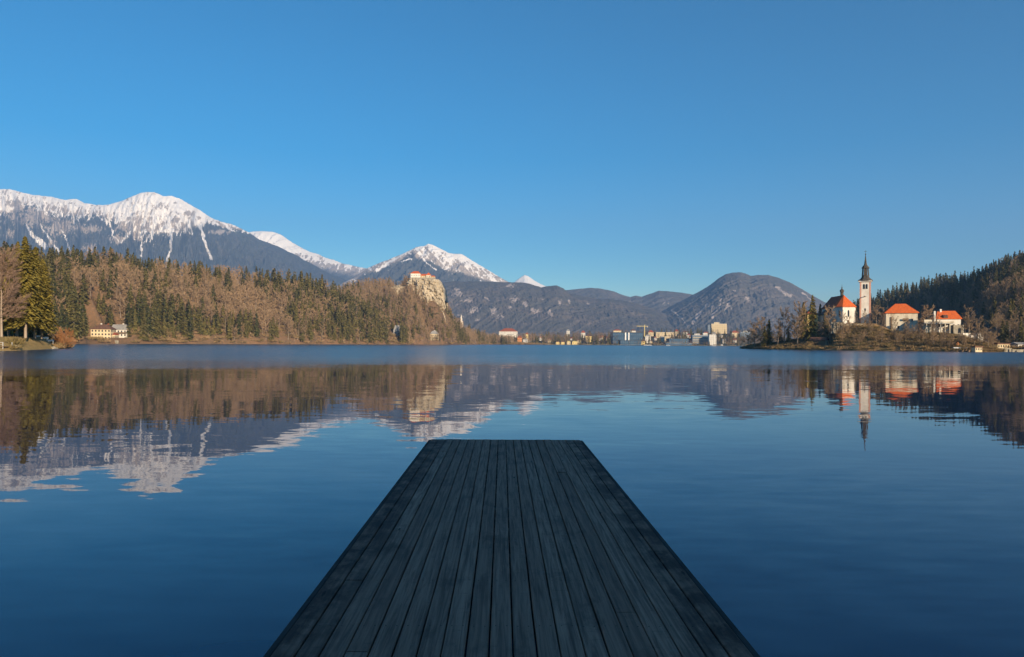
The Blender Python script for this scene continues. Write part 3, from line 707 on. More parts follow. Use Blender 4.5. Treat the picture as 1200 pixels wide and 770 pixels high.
# brush on shores and slopes
def tuft(seed, n=70, tw=.05):
    r = np.random.RandomState(seed)
    p = np.stack([(r.rand(n) - .5) * 1.2, (r.rand(n) - .5) * 1.2, r.rand(n) * .25], 1)
    d = np.stack([p[:, 0] * .8, p[:, 1] * .8, .5 + .5 * r.rand(n)], 1) + (r.rand(n, 3) - .5) * .5
    d /= np.linalg.norm(d, axis=1)[:, None]; sd = np.cross(d, r.rand(n, 3) - .5); sd /= np.linalg.norm(sd, axis=1)[:, None]
    l = (.35 + .5 * r.rand(n))[:, None]
    v = np.stack([p + sd * tw, p - sd * tw, p + d * l], 1).reshape(-1, 3)
    return v, np.arange(3 * n).reshape(n, 3), r.rand(n)
TUFTS = [tuft(s) for s in range(4)]
def brush(name, rg, px0, px1, n, v0, v1, h, label, tlo=0, thi=1, vpow=1, ok=None):
    V, Fc, T = [], [], []; k = 0
    for i in range(n):
        px = px0 + (px1 - px0) * rs.rand(); v = v0 + (v1 - v0) * rs.rand() ** vpow
        X, Y, Z = [float(a) for a in rg.pos(px, v)]
        if Z < .15 or (ok and not ok(px, X, Y)): continue
        vv, f, t = TUFTS[i % 4]; a = rs.rand() * 6.28; H = h * (.5 + rs.rand()); w_ = H * (1 + rs.rand() * .8)
        c, s_ = math.cos(a), math.sin(a); tb = tlo + (thi - tlo) * rs.rand()
        V.append(np.stack([(vv[:, 0] * c - vv[:, 1] * s_) * w_ + X, (vv[:, 0] * s_ + vv[:, 1] * c) * w_ + Y, vv[:, 2] * H + Z - .1], 1)); Fc.append(f + k); T.append(np.clip(tb + (t - .5) * .4, 0, 1)); k += len(vv)
    me = mesh_np(name, np.concatenate(V), np.concatenate(Fc), attrs={'tint': ('FACE', np.concatenate(T))})
    tag(link(name, me, M['brush']), label, 'brush', kind='stuff')
brush('undergrowth', hill1, -20, 482, 1500, .005, .9, 3.2, 'brown undergrowth and shoreline scrub under the wooded hill', .2, 1, 1.5, lambda a, b, c: clear_houses(a, b, c, True))
brush('undergrowth', hill2, 400, 655, 900, .005, .7, 3.2, 'brown scrub along the shore below the castle rock', .2, 1, 1.3, lambda a, b, c: clear_houses(a, b, c, True))
brush('undergrowth', isle, 866, 1172, 2300, .01, .85, 1.2, 'olive and brown scrub on the island slope', 0, 1, .9)
brush('undergrowth', hill3, 1140, 1240, 260, .01, .4, 2.6, 'scrub at the foot of the dark hill', .2, .9)
brush('undergrowth', town, 560, 930, 300, .005, .3, 3.0, 'scrub and hedges along the town promenade', .1, .8)
brush('undergrowth', bank, 10, 26, 22, .12, .6, 1.3, 'low bushes on the grassy near bank', 0, .2)
brush('undergrowth', bank, 63, 80, 90, .1, 1.0, 1.3, 'dry brush at the tip of the grassy bank', .4, 1)

# ------------------------------------------------------------------ near bank trees
def T_(var, px, ytop, ybase, Y, wid, name, label, cat, group, zoff=0, rz=0):
    b = P(px, ybase, Y); t = P(px, ytop, Y)
    return place_tree(var, (b.x, b.y, b.z - .3), t.z - b.z + .3, wid, rz, name, label, cat, group)
G1 = 'big spruces on the near bank'
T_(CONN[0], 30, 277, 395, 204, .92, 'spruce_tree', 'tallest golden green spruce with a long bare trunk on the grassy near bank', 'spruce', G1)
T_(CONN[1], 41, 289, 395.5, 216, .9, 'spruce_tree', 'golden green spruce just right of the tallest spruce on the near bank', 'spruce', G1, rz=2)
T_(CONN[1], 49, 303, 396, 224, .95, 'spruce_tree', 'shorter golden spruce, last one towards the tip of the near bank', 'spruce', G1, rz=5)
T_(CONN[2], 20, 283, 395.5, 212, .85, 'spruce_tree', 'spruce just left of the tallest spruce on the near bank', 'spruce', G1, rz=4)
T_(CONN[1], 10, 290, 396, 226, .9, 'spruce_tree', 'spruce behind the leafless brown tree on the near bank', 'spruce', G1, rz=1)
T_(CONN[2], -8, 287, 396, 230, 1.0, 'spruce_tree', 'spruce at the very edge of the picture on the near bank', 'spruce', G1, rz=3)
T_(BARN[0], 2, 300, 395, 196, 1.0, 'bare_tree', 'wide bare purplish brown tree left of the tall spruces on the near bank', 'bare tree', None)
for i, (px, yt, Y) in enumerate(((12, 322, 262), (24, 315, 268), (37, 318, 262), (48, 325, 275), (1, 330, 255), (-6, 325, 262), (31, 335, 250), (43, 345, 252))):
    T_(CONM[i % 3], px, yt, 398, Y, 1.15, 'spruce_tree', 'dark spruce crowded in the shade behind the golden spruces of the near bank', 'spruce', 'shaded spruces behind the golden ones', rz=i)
T_(BUSHN[0], 76, 391, 407, 238, .9, 'rusty_bush', 'rust coloured round bush at the tip of the near bank', 'bush', None)
T_(BUSHN[1], 69, 396, 405, 236, .8, 'rusty_bush', 'smaller rusty bush left of the round rust coloured one', 'bush', None)

# benches, rocks and the landing stage on the near bank
def bench(px, Y, label):
    z = zat(bank, px, Y); o = empty('bench', (pxX(px, Y), Y, z), .3)
    tag(o, label, 'bench', 'pale benches under the spruces')
    MB().box(-1.1, 1.1, -.25, .25, .42, .5).build('seat', M['white_paint'], o)
    MB().box(-1.1, 1.1, .26, .33, .55, 1.0).build('backrest', M['white_paint'], o)
    for sx in (-.9, .9): MB().box(sx - .06, sx + .06, -.2, .32, -.3, .418).build('leg', M['concrete'], o)
bench(45, 224, 'pale bench at the foot of the golden spruces, nearest the trunk')
bench(52, 229, 'pale bench between two others on the near bank')
bench(58.5, 232, 'pale bench nearest the tip of the near bank')
def rock(px, Y, s_, label, group='pale rocks on the near bank', rg=bank, seed=0, m='stone'):
    bm = bmesh.new(); bmesh.ops.create_icosphere(bm, subdivisions=2, radius=1)
    r = random.Random(seed)
    ph = [r.random() * 6 for _ in range(6)]
    for v in bm.verts:
        c = v.co; k = 1 + .22 * math.sin(c.x * 3 + ph[0]) * math.sin(c.y * 4 + ph[1]) + .15 * math.sin(c.z * 5 + ph[2] + c.x * 2) + (r.random() - .5) * .12
        v.co = Vector((c.x * k * s_ * 1.3, c.y * k * s_, c.z * k * s_ * .7))
    me = bpy.data.meshes.new('rock'); bm.to_mesh(me); bm.free()
    o = link('rock', me, M[m]); o.location = (pxX(px, Y), Y, zat(rg, px, Y) + s_ * .2); o.rotation_euler = (0, 0, r.random() * 6)
    return tag(o, label, 'rock', group)
rock(63, 226, .9, 'pale grey rock at the tip of the near bank, larger one')
rock(66, 229, .6, 'small pale rock beside the larger rock at the bank tip', seed=2)
rock(18, 186, .7, 'flat pale rock at the waterline of the near bank, nearer the landing stage', seed=3)
rock(22, 189, .55, 'small rock at the waterline below the green bush', seed=4)
st = empty('landing_stage', (pxX(0, 181), 181, 0), .2); tag(st, 'small grey wooden landing stage with railings at the edge of the near bank', 'landing stage')
MB().box(-3, 1.6, -2, 3, .9, 1.1).build('deck', M['wood'], st)
for x, y in ((-2.9, -1.9), (1.5, -1.9), (1.5, 2.8), (-.7, -1.9)): MB().box(x - .09, x + .09, y - .09, y + .09, -.8, 2.1).build('post', M['concrete'], st)
MB().box(-2.9, 1.5, -1.95, -1.85, 2.0, 2.12).box(-2.9, 1.5, -1.94, -1.86, 1.5, 1.58).build('railing', M['concrete'], st)

# ------------------------------------------------------------------ buildings
def windows(o, w_, d, floors, bays, z0, fh, m=None, frame=None, size=(1.0, 1.4), sides=True, front=True):
    """every window an object of its own, set 4 cm proud of the wall"""
    m = m or M['glass_dark']; sw, sh = size
    me = MB().box(-sw / 2, sw / 2, -.05, .0, 0, sh)
    fr = None; first = True
    def put(x, y, z, rot):
        nonlocal first, me
        if first:
            ob = me.build('window', m, o); put.me = ob.data; first = False
        else:
            ob = bpy.data.objects.new('window', put.me); COL.objects.link(ob); ob.parent = o
        ob.location = (x, y, z); ob.rotation_euler = (0, 0, rot)
    for k in range(floors):
        z = z0 + k * fh + fh * .32
        if front:
            for i in range(bays): put(-w_ / 2 + w_ * (i + .5) / bays, -d / 2 - .002, z, 0)
        if sides:
            nb = max(1, int(bays * d / w_))
            for i in range(nb): put(w_ / 2 + .002, -d / 2 + d * (i + .5) / nb, z, math.pi / 2)
def house(px0, px1, yeave, ybase, Y, d, wall, roof, label, cat='house', name='house', rz=0, ridge=None, yridge=None, floors=2, bays=3, chim=0, flat=False, wm=None, group=None, win=True, wsize=None, gable=False, over=.5):
    a = P(px0, ybase, Y); b = P(px1, ybase, Y); w_ = (b.x - a.x); c = (a.x + b.x) / 2; zb = a.z
    he = pyZ((px0 + px1) / 2, yeave, Y) - zb
    o = empty(name, (c, Y + d / 2, zb), rz); tag(o, label, cat, group)
    MB().box(-w_ / 2, w_ / 2, -d / 2, d / 2, -2.5, he).build('wall', M[wall], o)
    if flat:
        MB().box(-w_ / 2 - .3, w_ / 2 + .3, -d / 2 - .3, d / 2 + .3, he + .002, he + .7).build('roof', M[roof], o)
    else:
        hr = pyZ((px0 + px1) / 2, yridge, Y) - zb
        ri = w_ / 2 + over if gable else w_ * (.5 - (ridge if ridge is not None else .3))
        rf_ = MB().hip(-w_ / 2 - over, w_ / 2 + over, -d / 2 - over, d / 2 + over, he + .36, hr, -ri, ri).build('roof', M[roof], o)
        if gable:   # gable triangles stay with the wall
            MB().add([(-w_/2, -d/2, he), (-w_/2, d/2, he), (-w_/2, 0, hr - .5), (w_/2, -d/2, he), (w_/2, d/2, he), (w_/2, 0, hr - .5)], [(0,2,1), (3,4,5), (0,3,5,2), (1,2,5,4)]).build('gable', M[wall], o)
        for k in range(chim):
            x = (k - (chim - 1) / 2) * w_ * .35 + .6
            MB().box(x - .5, x + .5, -.5 + d * .12, .5 + d * .12, he * .8, hr + 1.0).build('chimney', M['tiles_red'] if k % 2 else M['stucco_white'], rf_)
    if win:
        fh = he / floors
        windows(o, w_, d, floors, bays, 0, fh, wm, size=wsize or (min(1.3, w_ / bays * .5), min(1.7, fh * .5)))
    return o, w_, he

# --- lakeside houses on the left
o, w_, he = house(106, 128, 386, 398, 668, 12, 'stucco_cream', 'tiles_brown', 'three storey cream yellow lakeside house under a brown hip roof', yridge=380, floors=3, bays=6, chim=2, rz=.12)
MB().box(-w_ / 2 - 1, w_ / 2 + 8, -9, -8.6, -3.5, -.6).build('terrace_wall', M['stone'], o)
o, w_, he = house(129, 149, 386.5, 395, 700, 12, 'stucco_white', 'tiles_grey', 'white chalet with a pale grey gabled roof beside the cream house', yridge=380, floors=2, bays=5, gable=True, chim=1, rz=-.05)
MB().box(-w_ / 2, w_ / 2, -7.4, -6.05, he * .5, he * .5 + .25).box(-w_ / 2, w_ / 2, -7.45, -7.35, he * .5 + .25, he * .5 + 1.2).build('balcony', M['wood'], o)
house(128.6, 134.5, 392.5, 397.8, 673, 7, 'stucco_cream', 'tiles_red', 'low annex with a red roof in front of the cream house and the white chalet', yridge=389.5, floors=1, bays=3)
o, w_, he = house(461, 469, 388, 396.5, 1142, 9, 'concrete', 'tiles_grey', 'tall grey villa with a steep mansard roof under the left castle slope', yridge=381, floors=2, bays=2, ridge=.2)
o2, w_, he = house(455, 462, 391, 397, 1134, 8, 'stucco_white', 'tiles_grey', 'low white pavilion joined to the left of the tall grey villa', flat=True, floors=1, bays=3)
house(503.5, 513.5, 391.5, 397.8, 1228, 11, 'stucco_cream', 'tiles_grey', 'cream yellow villa with a grey hip roof below the castle cliff', yridge=387.5, floors=2, bays=4, rz=.1, chim=1)

# --- castle and its rock
def cliff_mesh():
    n, m = 110, 90; vs = []
    U, V = np.meshgrid(np.linspace(0, 1, n), np.linspace(0, 1, m))
    # rock face in plan: wraps from the left front to the right flank
    px = 478 + 42.5 * U + (fbm(V * 5, U * 0, 4, 3) - .5) * 5 * (2 * U - 1) ** 2 - 2.2 * sstep(.3, 1, V) * U ** 3 * 0; yb_ = np.interp(U, [0, .25, .4, .5, .65, .8, 1], [336, 339, 350, 357, 352, 362, 374]); yt_ = np.interp(U, [0, .05, .5, .84, .95, 1], [330, 326.5, 327, 327.5, 338, 352])
    py = yt_ + (yb_ - yt_) * V
    Y = 1284 - 10 * V + 34 * U ** 3
    nn = ridged(px * .13, py * .06, 3, 5, .6); n2 = fbm(px * .5, py * .35, 8, 4)
    Y = Y - (nn - .5) * 20 * (.25 + .75 * np.sin(np.pi * np.clip(V, .05, 1))) - (n2 - .5) * 15
    X = pxX(px, Y); Z = pyZ(px, py, Y)
    top = np.stack([X, Y, Z], -1)
    # plateau and back wall make it a solid crag
    back = top[0].copy(); back[:, 1] = 1385; back2 = back.copy(); back2[:, 2] = 60
    bot = top[-1].copy(); bot[:, 2] -= 9
    grid = np.concatenate([back2[None], back[None], top, bot[None]], 0)
    k = grid.shape[0]; idx = np.arange(k * n).reshape(k, n)
    f = np.stack([idx[:-1, :-1], idx[1:, :-1], idx[1:, 1:], idx[:-1, 1:]], -1).reshape(-1, 4)
    t = NT('limestone'); p = t.pos(); a = t.noise(p, .05, 7, .7); b = t.noise(t.mapping(p, (1, 1, .3)), .22, 8, .75)
    c = t.mix(t.ramp(a, .35, .65), (0.70, 0.60, 0.45), (0.50, 0.42, 0.30)); c = t.mix(t.ramp(b, .58, .72), c, (0.24, 0.19, 0.12)); t.color(c); t.bump(t.math('ADD', b, a), 5.0, 1)
    me = mesh_np('cliff', grid.reshape(-1, 3), f, smooth=False)
    tag(link('cliff', me, t.mat), kind='structure'); return t.mat
LIME = cliff_mesh()
def crag(px, py, Y, s_, seed):
    bm = bmesh.new(); bmesh.ops.create_icosphere(bm, subdivisions=4, radius=1); r = random.Random(seed)
    for v in bm.verts:
        c = v.co; k = 1 + .75 * (float(fbm(np.array([c.x * 2.6 + seed + c.y]), np.array([c.z * 2.2 + c.y * 2]), seed, 5, .6)[0]) - .5) * 2
        v.co = Vector((c.x * s_[0] * k, c.y * s_[1] * k, c.z * s_[2] * k))
    me = bpy.data.meshes.new('rock_outcrop'); bm.to_mesh(me); bm.free(); o = link('rock_outcrop', me, LIME)
    o.location = P(px, py, Y); tag(o, kind='structure')
crag(467, 338.5, 1292, (11, 12, 6), 3); crag(463.5, 342, 1276, (5, 7, 7), 5); crag(471, 343, 1280, (3.5, 6, 6), 9)

ca = P(480, 327, 1318); base = ca.z; castle = empty('castle', (pxX(495, 1318), 1318, base - 1)); tag(castle, 'medieval castle with orange roofs on the top of the limestone cliff', 'castle')
kx = 1318 / F
def cbox(px0, px1, ybot, ytop, y0, y1): return (px0 - 495) * kx, (px1 - 495) * kx, y0, y1, pyZ(495, ybot, 1318) - base + 1, pyZ(495, ytop, 1318) - base + 1
def cwing(px0, px1, ybot, yeave, yridge, y0, y1, wall, nm_w='wall', nm_r='roof', ridge=.35, rmat='tiles_orange', nw=3):
    x0, x1, _, _, z0, z1 = cbox(px0, px1, ybot, yeave, y0, y1); zr = pyZ(495, yridge, 1318) - base + 1
    wl_ = MB().box(x0, x1, y0, y1, z0 - 4, z1).build(nm_w, M[wall], castle)
    w_ = x1 - x0; MB().hip(x0 - .5, x1 + .5, y0 - .5, y1 + .5, z1 + .36, zr, x0 + w_ * ridge, x1 - w_ * ridge).build(nm_r, M[rmat], castle)
    for i in range(nw):
        xx = x0 + w_ * (i + .5) / nw; MB().box(xx - .5, xx + .5, y0 - .06, y0 - .002, z0 + (z1 - z0) * .45, z0 + (z1 - z0) * .45 + 1.5).build('window', M['glass_dark'], wl_)
cwing(482, 493, 326.5, 321.4, 318.3, -14, 2, 'stucco_white', ridge=.25, nw=4)
cwing(493.2, 499.5, 326.8, 323.8, 321.2, -10, 4, 'stucco_cream', ridge=.1)
cwing(499.7, 505, 327, 323.0, 319.8, -12, -3, 'stucco_old', ridge=.48, nw=2)
cwing(505.2, 509.5, 327.2, 324.6, 323, -9, 4, 'stucco_cream', ridge=.2, nw=2)
x0, x1, y0, y1, z0, z1 = cbox(481.4, 510.5, 329, 326.2, -16, -15); MB().box(x0, x1, -16, -15.2, z0 - 3, z1).build('curtain_wall', M['stone'], castle)

# white parish church spire beyond the castle slope
o = empty('church', P(540.4, 380, 1500)); tag(o, 'small white church with a needle spire at the foot of the castle slope', 'church')
MB().box(-2.2, 2.2, -2.2, 2.2, -6, 10).build('tower', M['stucco_white'], o)
MB().rings([(10.02, 3.0), (12, 1.9), (21, .12)], 8, rot=math.pi / 8).build('spire', M['stucco_white'], o)
MB().box(-3.2, 3.2, 2.3, 16, -6, 6).build('nave', M['stucco_white'], o)
MB().hip(-3.6, 3.6, 2.25, 16.4, 6.36, 9.5, -.01, .01).build('roof', M['tiles_red'], o)

# ------------------------------------------------------------------ island buildings
def arch_window(parent, x, y, z, w_, h, rot=0, name='window', m=None):
    mb = MB(); n = 8; pts = [(-w_ / 2, 0), (w_ / 2, 0), (w_ / 2, h - w_ / 2)] + [(math.cos(a) * w_ / 2, h - w_ / 2 + math.sin(a) * w_ / 2) for a in [math.pi * k / n for k in range(1, n)]] + [(-w_ / 2, h - w_ / 2)]
    k = len(pts); vs = [(px, 0, pz) for px, pz in pts] + [(px, -.07, pz) for px, pz in pts]
    fs = [tuple(range(k, 2 * k))] + [(i, (i + 1) % k, k + (i + 1) % k, k + i) for i in range(k)]
    o = mb.add(vs, fs).build(name, m or M['glass_dark'], parent); o.location = (x, y, z); o.rotation_euler = (0, 0, rot); return o

# bell tower
YT = 448; kt = YT / F
b = P(1013.8, 379.5, YT); tw = empty('bell_tower', b, R(-27)); tag(tw, 'tall white bell tower with pink corners and a dark baroque spire on the island', 'bell tower')
Wt = 6.0; hw = Wt / 2
zt = lambda py: pyZ(1013.8, py, YT) - b.z
ze = zt(330.5)
MB().box(-hw, hw, -hw, hw, -4, ze).build('shaft', M['stucco_white'], tw)
for sx in (-1, 1):
    for sy in (-1, 1):
        MB().box(sx * (hw - .4) - .45, sx * (hw - .4) + .45, sy * (hw - .4) - .45, sy * (hw - .4) + .45, -4, ze - .4).build('corner_strip', M['pink'], tw)
MB().box(-hw - .75, hw + .75, -hw - .75, hw + .75, ze + .002, ze + .5).build('cornice', M['stucco_white'], tw)
bw = arch_window(tw, -.75, -hw - .003, zt(339), 1.15, 3.0); arch_window(tw, .75, -hw - .003, zt(339), 1.15, 3.0)
arch_window(tw, hw + .003, 0, zt(339), 1.3, 3.0, math.pi / 2)
# clock face sized round opening
MB().rings([(0, .85), (.08, .85)], 20).build('round_window', M['glass_dark'], tw); ob = tw.children[-1]; ob.rotation_euler = (math.pi / 2, 0, 0); ob.location = (0, -hw - .003, zt(347.6))
arch_window(tw, 0, -hw - .003, zt(365), .8, 1.8); arch_window(tw, 0, -hw - .003, -.5, 1.3, 2.6, name='door', m=M['wood'])
q = math.pi / 4
MB().rings([(ze + .502, hw * 1.5 * 1.0), (ze + 1.2, hw * 1.38), (ze + 2.0, hw * .98), (ze + 3.0, hw * .78), (zt(323.6), hw * .72)], 8, rot=q / 2).build('lower_dome', M['slate'], tw)
zl0, zl1 = zt(323.5), zt(314.5)
lan = MB()
for k in range(8):
    a = q * k + q / 2; lan.tube((math.cos(a) * 1.85, math.sin(a) * 1.85, zl0), (math.cos(a) * 1.55, math.sin(a) * 1.55, zl1), .38, 6)
lan.rings([(zl0, 2.3), (zl0 + .35, 2.3)], 8, rot=q / 2); lan.rings([(zl1, 2.35), (zl1 + .35, 2.45)], 8, rot=q / 2)
lan.rings([(zl0 + .3, .5), (zl1, .4)], 6)
lan.build('lantern', M['slate'], tw)
MB().rings([(zl1 + .352, 2.1), (zl1 + 1.0, 1.95), (zl1 + 1.7, 1.25), (zl1 + 2.3, .85), (zl1 + 3, .75), (zt(301), .28), (zt(298.5), .1)], 8, rot=q / 2).build('spire', M['slate'], tw)
zc = zt(298.5)
MB().rings([(zc - .2, .1), (zc + .1, .38), (zc + .4, .38), (zc + .7, .1)], 8).box(-.07, .07, -.07, .07, zc + .6, zt(293)).box(-.75, .75, -.06, .06, zc + 1.9, zc + 2.1).build('cross', M['slate'], tw)

# church: nave running back to the left, three sided apse towards the viewer
YC = 446
cb = P(991.8, 378.5, YC); ch = empty('church', cb, R(-4)); tag(ch, 'white island church with an orange roofed apse and a small onion turret', 'church')
zz = lambda py: pyZ(991.8, py, YC) - cb.z
he, hr = zz(360), zz(345.2)
nw2 = 5.6     # half width of nave
apse = [(-nw2, 6), (-nw2, 0.5), (-3.4, -3.2), (3.4, -3.2), (nw2, 0.5), (nw2, 6)]
k = len(apse)
mb = MB(); vs = [(x, y, -4) for x, y in apse] + [(x, y, he) for x, y in apse]
mb.add(vs, [(i, i + 1, k + i + 1, k + i) for i in range(k - 1)] + [tuple(range(k, 2 * k))]); mb.build('apse_wall', M['stucco_white'], ch)
MB().box(-nw2, nw2, 6.002, 25, -4, he).build('nave_wall', M['stucco_white'], ch)
e = .6
ap = [(-nw2 - e, 6), (-nw2 - e, .2), (-3.7, -3.2 - e), (3.7, -3.2 - e), (nw2 + e, .2), (nw2 + e, 6)]
mb = MB(); vs = [(x, y, he + .3) for x, y in ap] + [(0, 4.2, hr), (0, 6, hr)] + [(x, y, he + .002) for x, y in ap]
mb.add(vs, [(0, 1, 6, 7), (1, 2, 6), (2, 3, 6), (3, 4, 6), (4, 5, 7, 6)] + [(i + 8, i + 9, i + 1, i) for i in range(5)] + [(8, 13, 12, 11, 10, 9)]); mb.build('apse_roof', M['tiles_orange'], ch)
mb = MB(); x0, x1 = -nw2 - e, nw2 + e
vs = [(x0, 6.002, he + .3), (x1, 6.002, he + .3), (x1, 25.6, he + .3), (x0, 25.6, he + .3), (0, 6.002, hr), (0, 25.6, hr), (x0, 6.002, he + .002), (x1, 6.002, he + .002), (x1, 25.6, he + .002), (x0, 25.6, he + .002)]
mb.add(vs, [(0, 4, 5, 3), (1, 2, 5, 4), (0, 1, 4), (2, 3, 5), (6, 9, 8, 7), (0, 3, 9, 6), (1, 7, 8, 2), (3, 2, 8, 9)]); mb.build('nave_roof', M['tiles_red'], ch)  # darker tiles than the apse: shade of the left slope put into the colour
for x, y, rt in ((0, -3.205, 0), (-4.55, -1.38, -.84), (4.55, -1.38, .84), ): arch_window(ch, x, y, he * .38, 1.0, he * .42, rt)
for y in (9, 14, 19): arch_window(ch, -nw2 - .003, y, he * .35, 1.1, he * .45, -math.pi / 2); arch_window(ch, nw2 + .003, y, he * .35, 1.1, he * .45, math.pi / 2)
arch_window(ch, 0, -3.27, -.2, 1.2, 1.9, name='door', m=M['wood'])
MB().rings([(hr - 1, .95), (hr + 1.9, .95), (hr + 2.0, 1.25), (hr + 2.3, 1.25), (hr + 2.9, 1.35), (hr + 3.5, 1.0), (hr + 4.0, .4), (hr + 4.5, .28), (hr + 4.9, .45), (hr + 5.3, .12), (hr + 7.0, .04)], 8, cy=7.4, cx=0).build('turret', M['slate'], ch)
# sacristy lean-to on the left side
MB().box(-nw2 - 5, -nw2 - .02, 10, 18, -4, he * .55).build('sacristy_wall', M['stucco_white'], ch)
MB().add([(-nw2 - 5.4, 9.6, he * .56), (-nw2 - .02, 9.6, he * .95), (-nw2 - .02, 18.4, he * .95), (-nw2 - 5.4, 18.4, he * .56), (-nw2 - 5.4, 9.6, he * .52), (-nw2 - .02, 9.6, he * .9), (-nw2 - .02, 18.4, he * .9), (-nw2 - 5.4, 18.4, he * .52)], [(0, 1, 2, 3), (4, 7, 6, 5), (0, 4, 5, 1), (1, 5, 6, 2), (2, 6, 7, 3), (3, 7, 4, 0)]).build('sacristy_roof', M['tiles_brown'], ch)

def wall_thing(px0, px1, ytop, ybot, Y, th, mat, label, rz=0, name='retaining_wall', buttress=3):
    a = P(px0, ybot, Y); b2 = P(px1, ybot, Y); h = pyZ((px0 + px1) / 2, ytop, Y) - a.z; L = b2.x - a.x
    mb = MB().box(-L / 2, L / 2, 0, th, -2, h).box(-L / 2 - .1, L / 2 + .1, -.1, th + .1, h + .002, h + .3)
    for k in range(buttress):
        x = -L / 2 + L * (k + .5) / buttress; mb.box(x - .35, x + .35, -.6, -.002, -2, h * .8)
    o = mb.build(name, M[mat]); o.location = ((a.x + b2.x) / 2, Y, a.z); o.rotation_euler = (0, 0, rz); tag(o, label, 'wall'); return o
wall_thing(974, 988, 378.3, 387, 433, 1.0, 'stone', 'rubble retaining wall just below the apse of the island church')
wall_thing(988.5, 1032, 380.3, 384, 434, .8, 'stone', 'low dark stone wall along the terrace under the bell tower', buttress=6)

# hip roofed house
o, w_, he = house(1045.5, 1078.5, 367, 389, 424, 13, 'stucco_old', 'tiles_orange', 'weathered cream house with an orange hip roof right of the bell tower', yridge=355.3, ridge=.33, floors=2, bays=4, rz=-.38, over=.7, win=False)
for i, x in enumerate((-5.3, 1.2, 5.4)): MB().box(x - .45, x + .45, -6.56, -6.502, he * .56, he * .56 + 1.6).build('window', M['glass_dark'], o)
MB().box(-2.2, -1.2, -6.56, -6.502, he * .15, he * .15 + 2).build('window', M['glass_dark'], o)
MB().box(.3, 3.4, -7.6, -6.503, he * .62, he * .62 + .2).box(.3, 3.4, -7.6, -7.5, he * .62 + .2, he * .62 + 1.1).build('balcony', M['wood'], o)
MB().box(-5.9, -5.1, -6.9, -6.503, -1, he * .8).build('downpipe_strip', M['wood'], o)
MB().box(1.5, 2.3, -6.58, -6.502, -.5, 2.0).build('door', M['wood'], o)

# gabled house with terraces
YH = 402
o, w_, he = house(1103.5, 1128, 374, 387, YH, 11, 'stucco_white', 'tiles_orange', 'white island house with a long orange roof and pillared terrace', yridge=363.8, ridge=.12, floors=1, bays=5, rz=-.3, over=.6, wsize=(.9, 1.3))
hr2 = pyZ(1115, 363.8, YH) - pyZ(1115, 387, YH)
MB().box(-w_ / 2 - 1.8, -w_ / 2 - .9, -6.2, -5.3, -1, hr2 - .3).build('chimney', M['stucco_white'], o)
MB().box(-w_ / 2 + 2.4, -w_ / 2 + 3.3, -1, 0, he, hr2 + 1).build('chimney', M['stucco_white'], o)
MB().add([(-w_/2 + 3.0, -6.15, he + .6), (-w_/2 + 5.2, -6.15, he + .6), (-w_/2 + 5.2, -2.5, he + 2.6), (-w_/2 + 3.0, -2.5, he + 2.6), (-w_/2 + 3.0, -6.15, he + 2.0), (-w_/2 + 5.2, -6.15, he + 2.0)], [(0, 1, 5, 4), (4, 5, 2, 3), (0, 4, 3), (1, 2, 5)]).build('dormer', M['tiles_brown'], o)
zo = lambda py: pyZ(1115, py, YH) - pyZ(1115, 387, YH)
tr_ = MB().box(-w_ / 2 - 6.5, w_ / 2 - 4.6, -10.0, -5.52, zo(379.5), zo(379.5) + .35).build('terrace', M['concrete'], o)
for i in range(6):
    x = -w_ / 2 - 6.2 + i * (w_ + 1.2) / 5.6; MB().box(x - .2, x + .2, -9.9, -9.5, -3, zo(379.5) - .002).build('pillar', M['stucco_old'], o)
MB().box(-w_ / 2 - 6.5, w_ / 2 - 4.6, -9.95, -9.8, zo(379.5) + .352, zo(379.5) + 1.2).build('parapet', M['stucco_old'], o)
MB().box(-w_ / 2 - 6.5, -w_ / 2 - .5, -5.5, -4.8, -2, zo(374.5)).build('garden_wall', M['stucco_old'], o)
wl_ = MB().box(w_ / 2 - 4.5, w_ / 2 + .5, -9.3, -5.52, -4, zo(381)).build('stone_annex', M['stone'], o)
arch_window(wl_, w_ / 2 - 1.6, -9.31, -1.8, 1.3, 3.0, name='door')
wall_thing(1128.5, 1137, 391, 397, 388, .8, 'stucco_white', 'crumbling white garden wall just right of the gabled island house', buttress=0)
wall_thing(1138, 1143, 393, 397, 386, .8, 'stucco_white', 'short piece of white wall between the garden wall and the white hut', buttress=0)
house(1146, 1152.5, 391.5, 396.5, 384, 3, 'stucco_white', 'tiles_grey', 'tiny white hut at the right end of the island terrace', flat=True, floors=1, bays=2, cat='hut', name='hut')
wall_thing(1082, 1100, 381, 388, 415, .8, 'stucco_old', 'weathered garden wall between the two orange roofed island houses', buttress=4)

# cream chapel house among the trees and the long brown roofed hut
house(946, 958.5, 368.5, 385, 462, 7, 'stucco_yellow', 'tiles_red', 'narrow cream house with a red hip roof hidden behind the pointed island spruce', yridge=363.5, ridge=.35, floors=2, bays=2, cat='house')
o, w_, he = house(953, 971, 399, 404.5, 436, 5, 'wood', 'tiles_brown', 'long low hut with a brown roof and pale gable at the island shore', yridge=395, gable=True, floors=1, bays=5, cat='hut', name='hut', rz=-.75, win=False)
MB().box(w_ / 2 + .002, w_ / 2 + .12, -2.4, 2.4, -1, he + .1).build('gable_front', M['stucco_cream'], o)
MB().box(w_ / 2 + .122, w_ / 2 + .17, -.5, .5, -.8, he * .8).build('door', M['wood'], o)

